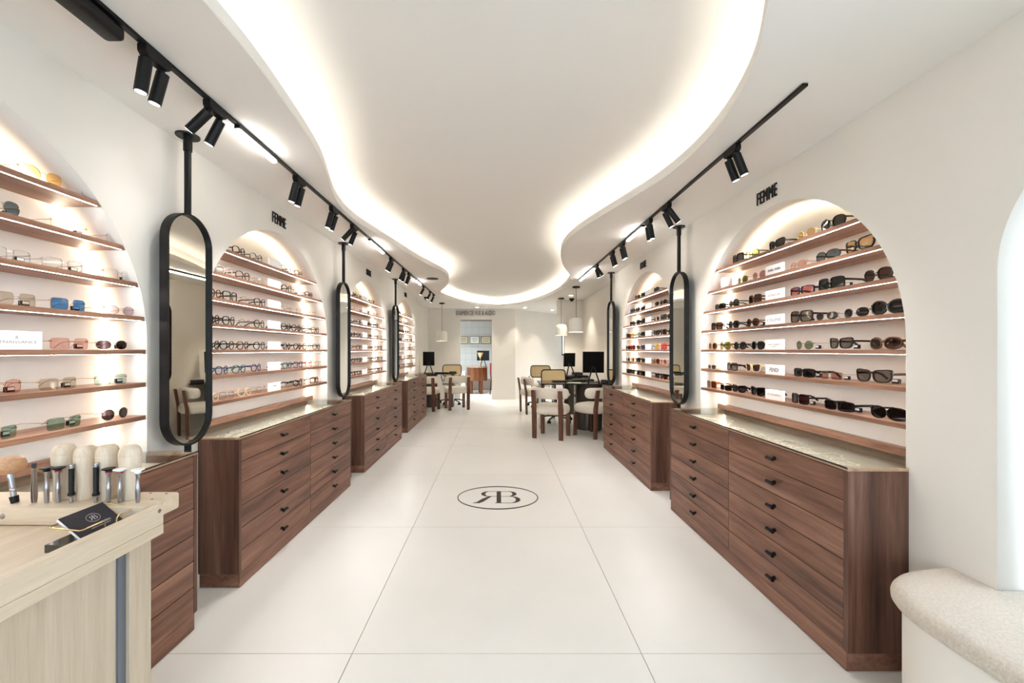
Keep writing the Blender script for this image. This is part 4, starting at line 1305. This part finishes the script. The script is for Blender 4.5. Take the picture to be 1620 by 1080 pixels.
def monitor(x, y, yaw, z, wid, hgt, label, tilt=0.06):
    """screen faces local +y; the dark back faces local -y"""
    t = thing('computer_monitor', label, 'monitor', (x, y, z), yaw)
    m_ = Matrix.Translation((0, 0, .30)) @ Matrix.Rotation(tilt, 4, 'X')
    MB().box(-wid / 2, wid / 2, -.012, .012, -hgt / 2 + .02, hgt / 2 + .02, bev=.003).xform(m_).build('housing', M['darkgrey'], t)
    MB().box(-wid / 2 + .006, wid / 2 - .006, .0122, .0132, -hgt / 2 + .026, hgt / 2 + .014).xform(m_).build('screen', M['screen'], t)
    MB().box(-wid / 2 + .004, wid / 2 - .004, -.0135, -.0122, -hgt / 2 + .024, hgt / 2 + .016).xform(m_).build('back_panel', M['matteblack'], t)
    for s in (-1, 1):
        MB().loft([[(s * .01 - .01, -.03, .25), (s * .01 + .01, -.03, .25), (s * .01 + .01, -.016, .25), (s * .01 - .01, -.016, .25)],
                   [(s * .085 - .012, -.10, .006), (s * .085 + .012, -.10, .006), (s * .085 + .012, -.085, .006), (s * .085 - .012, -.085, .006)]]).build('stand_leg', M['black'], t)
    MB().box(-.11, .11, -.11, .06, 0, .006, bev=.001).build('stand_base', M['black'], t)
monitor(1.535, 6.50, math.radians(-10), .7402, .335, .34, 'black monitor seen from behind on the nearer right-hand desk')
monitor(1.42, 8.03, math.radians(8), .7402, .235, .27, 'black monitor seen from behind on the farther right-hand desk')
monitor(-1.54, 9.02, math.radians(10), .7402, .255, .31, 'black monitor seen from behind on the left-hand desk')
def slab(name, mk, x, y, z, yaw, sx, sy, sz, label, cat, keys=False):
    t = thing(name, label, cat, (x, y, z), yaw)
    MB().box(-sx / 2, sx / 2, -sy / 2, sy / 2, 0, sz, bev=min(sz * .3, .003)).build('body', M[mk], t)
    if keys:
        bm = MB()
        for i in range(14):
            for j in range(4):
                bm.box(-sx / 2 + .008 + i * (sx - .016) / 14, -sx / 2 + .008 + (i + .88) * (sx - .016) / 14, -sy / 2 + .01 + j * (sy - .02) / 4, -sy / 2 + .01 + (j + .88) * (sy - .02) / 4, sz, sz + .003)
        o = bm.build('key', M['blackgloss'], t); o['kind'] = 'stuff'
    else:
        MB().box(-sx / 2 + .006, sx / 2 - .006, -sy / 2 + .006, sy / 2 - .006, sz, sz + .0012).build('top_face', M[mk], t)
    return t
slab('keyboard', 'black', 1.10, 6.62, .7402, .05, .42, .13, .018, 'black keyboard on the nearer right-hand desk', 'keyboard', True)
slab('keyboard', 'black', 1.655, 7.90, .7402, .0, .20, .12, .018, 'black keyboard on the farther right-hand desk', 'keyboard', True)
slab('keyboard', 'black', -1.24, 9.00, .7402, -.1, .32, .12, .018, 'black keyboard on the left-hand desk', 'keyboard', True)
slab('card_terminal', 'darkgrey', 1.69, 6.30, .7402, .5, .08, .16, .05, 'dark card terminal by the wall on the nearer right-hand desk', 'terminal')
slab('telephone', 'darkgrey', 1.62, 8.25, .7402, .2, .16, .2, .06, 'dark telephone behind the monitor on the farther right-hand desk', 'telephone')
slab('paper_stack', 'paper', 1.19, 8.02, .7402, .1, .21, .15, .02, 'stack of white paper on the farther right-hand desk', 'paper')
slab('paper_stack', 'paper', 1.20, 6.36, .7402, -.1, .21, .12, .004, 'sheet of paper at the front of the nearer right-hand desk', 'paper')
slab('desk_tray', 'darkgrey', 1.42, 6.74, .7402, .0, .34, .14, .03, 'dark document tray behind the monitor on the nearer desk', 'tray')
slab('desk_tray', 'darkgrey', -1.02, 9.16, .7402, .1, .16, .12, .03, 'dark tray on the aisle end of the left-hand desk', 'tray')

# ------------------------------------------------------------------ examination room seen through the doorway
t = thing('drum_desk', 'orange-brown half-round wooden desk in the room beyond the doorway', 'desk', (-.605, 11.75, 0))
MB().lathe([(.295, .37), (.300, .372), (.300, .742), (.296, .745)], (0, 0, 0), 40).build('drum', M['desk_orange'], t, 'auto')
MB().lathe([(.306, .7455), (.308, .750), (.308, .765), (.304, .768)], (0, 0, 0), 40).build('top', M['lightedge'], t, 'auto')
for a in (-2.3, -.95, 1.2):
    MB().cyl((.23 * math.cos(a), .23 * math.sin(a), .001), (.23 * math.cos(a), .23 * math.sin(a), .369), .045, seg=16).build('leg', M['desk_orange'], t, 'auto')
monitor(-.43, 11.86, PI, .7685, .36, .29, 'black monitor on the half-round desk beyond the doorway', tilt=-.03)
t = thing('table_lamp', 'slim golden table lamp with a fluted shade beyond the doorway', 'lamp', (-.50, 11.55, .7685))
MB().lathe([(.045, 0), (.045, .008), (.006, .012), (.005, .24)], (0, 0, 0), 20).build('stem', M['gold'], t, 'auto')
MB().lathe([(.010, .24), (.030, .27), (.060, .33), (.085, .40), (.088, .41), (.056, .40), (.020, .30)], (0, 0, 0), 24, True, False).build('shade', M['gold'], t, 'auto')
for i, (a, b_, mk, w_) in enumerate(((725, 740.5, 'certificate', 'left'), (743.3, 758.5, 'paper', 'middle'), (761, 776.5, 'certificate', 'right'))):
    x0, x1 = (a - 787.5) * 12.6 / 640, (b_ - 787.5) * 12.6 / 640
    zc = 1.26 + (553 - 537.7) * 12.6 / 640
    t = thing('framed_certificate', '%s of three black-framed certificates beyond the doorway' % w_, 'picture', ((x0 + x1) / 2, 12.605, zc), 0, 'framed certificates beyond the doorway')
    hw, hh = (x1 - x0) / 2, .117
    fr_ = MB()
    fr_.box(-hw, -hw + .012, -.012, 0, -hh, hh).box(hw - .012, hw, -.012, 0, -hh, hh).box(-hw + .012, hw - .012, -.012, 0, hh - .012, hh).box(-hw + .012, hw - .012, -.012, 0, -hh, -hh + .012)
    fr_.build('frame', M['black'], t)
    MB().box(-hw + .012, hw - .012, -.006, -.001, -hh + .012, hh - .012).build('sheet', M[mk], t)
    MB().box(-hw * .5, hw * .5, -.0068, -.0062, -hh * .1, hh * .0).box(-hw * .6, hw * .6, -.0068, -.0062, hh * .30, hh * .42).box(-hw * .4, hw * .4, -.0068, -.0062, -hh * .35, -hh * .28).build('printed_lines', M['greytext'], t)
t = thing('red_chair', 'red chair with dark legs at the right edge of the doorway', 'chair', (-.02, 11.55, 0))
MB().box(-.19, .19, -.19, .19, .43, .47, bev=.015, seg=2).build('seat', M['red'], t, 'auto')
MB().box(-.20, -.165, -.19, .19, .55, .88, bev=.012, seg=2).build('backrest', M['red'], t, 'auto')
for sx in (-1, 1):
    for sy in (-1, 1):
        MB().cyl((sx * .20, sy * .18, .001), (sx * .16, sy * .15, .432), .012, seg=10).build('leg', M['black'], t)
for sy in (-1, 1):
    MB().cyl((-.17, sy * .14, .44), (-.182, sy * .14, .57), .010, seg=10).build('back_post', M['black'], t)
t = slab('printer', 'ceramic', -1.10, 12.0, .0, 0, .30, .3, .62, 'white equipment cabinet left of the half-round desk beyond the doorway', 'cabinet')
o = MB().lathe([(.03, 0), (.032, .08), (.026, .12), (.006, .16), (.004, .2)], (0, 0, 0), 14).build('spray_bottle', M['black'], None, 'auto')
o.location = (-1.10, 12.0, .6216)
tag(o, 'dark bottle on the white equipment cabinet beyond the doorway', 'bottle')

# ------------------------------------------------------------------ lamps that light the rooms outside the main view
def area(name, loc, sx, sy, energy, col, rot=(0, 0, 0)):
    la = bpy.data.lights.new(name, 'AREA')
    la.shape = 'RECTANGLE'; la.size = sx; la.size_y = sy; la.energy = energy; la.color = col
    o = bpy.data.objects.new(name, la); COL.objects.link(o); o.location = loc; o.rotation_euler = rot
    return o
for i, (x, y) in enumerate(((-1.5, 11.3), (-.4, 11.2), (2.5, 10.0))):
    t = thing('downlight', ['recessed downlight in the exam room, left', 'recessed downlight in the exam room, middle', 'recessed downlight in the corridor'][i], 'light', (x, y, ZC - .0004))
    MB().lathe([(.048, 0), (.050, -.002), (.038, -.004), (.037, 0)], (0, 0, 0), 24, False, False).build('trim_ring', M['white'], t)
    MB().lathe([(.036, -.0012), (.036, -.0022)], (0, 0, 0), 24).build('lamp_lens', M['e_down'], t)
    la = bpy.data.lights.new('downlight_beam', 'SPOT')
    la.energy = 40; la.color = (.86, .92, 1); la.spot_size = math.radians(130); la.spot_blend = .6; la.shadow_soft_size = .03
    lo = bpy.data.objects.new('downlight_beam', la); COL.objects.link(lo); lo.parent = t; lo.location = (0, 0, -.01)
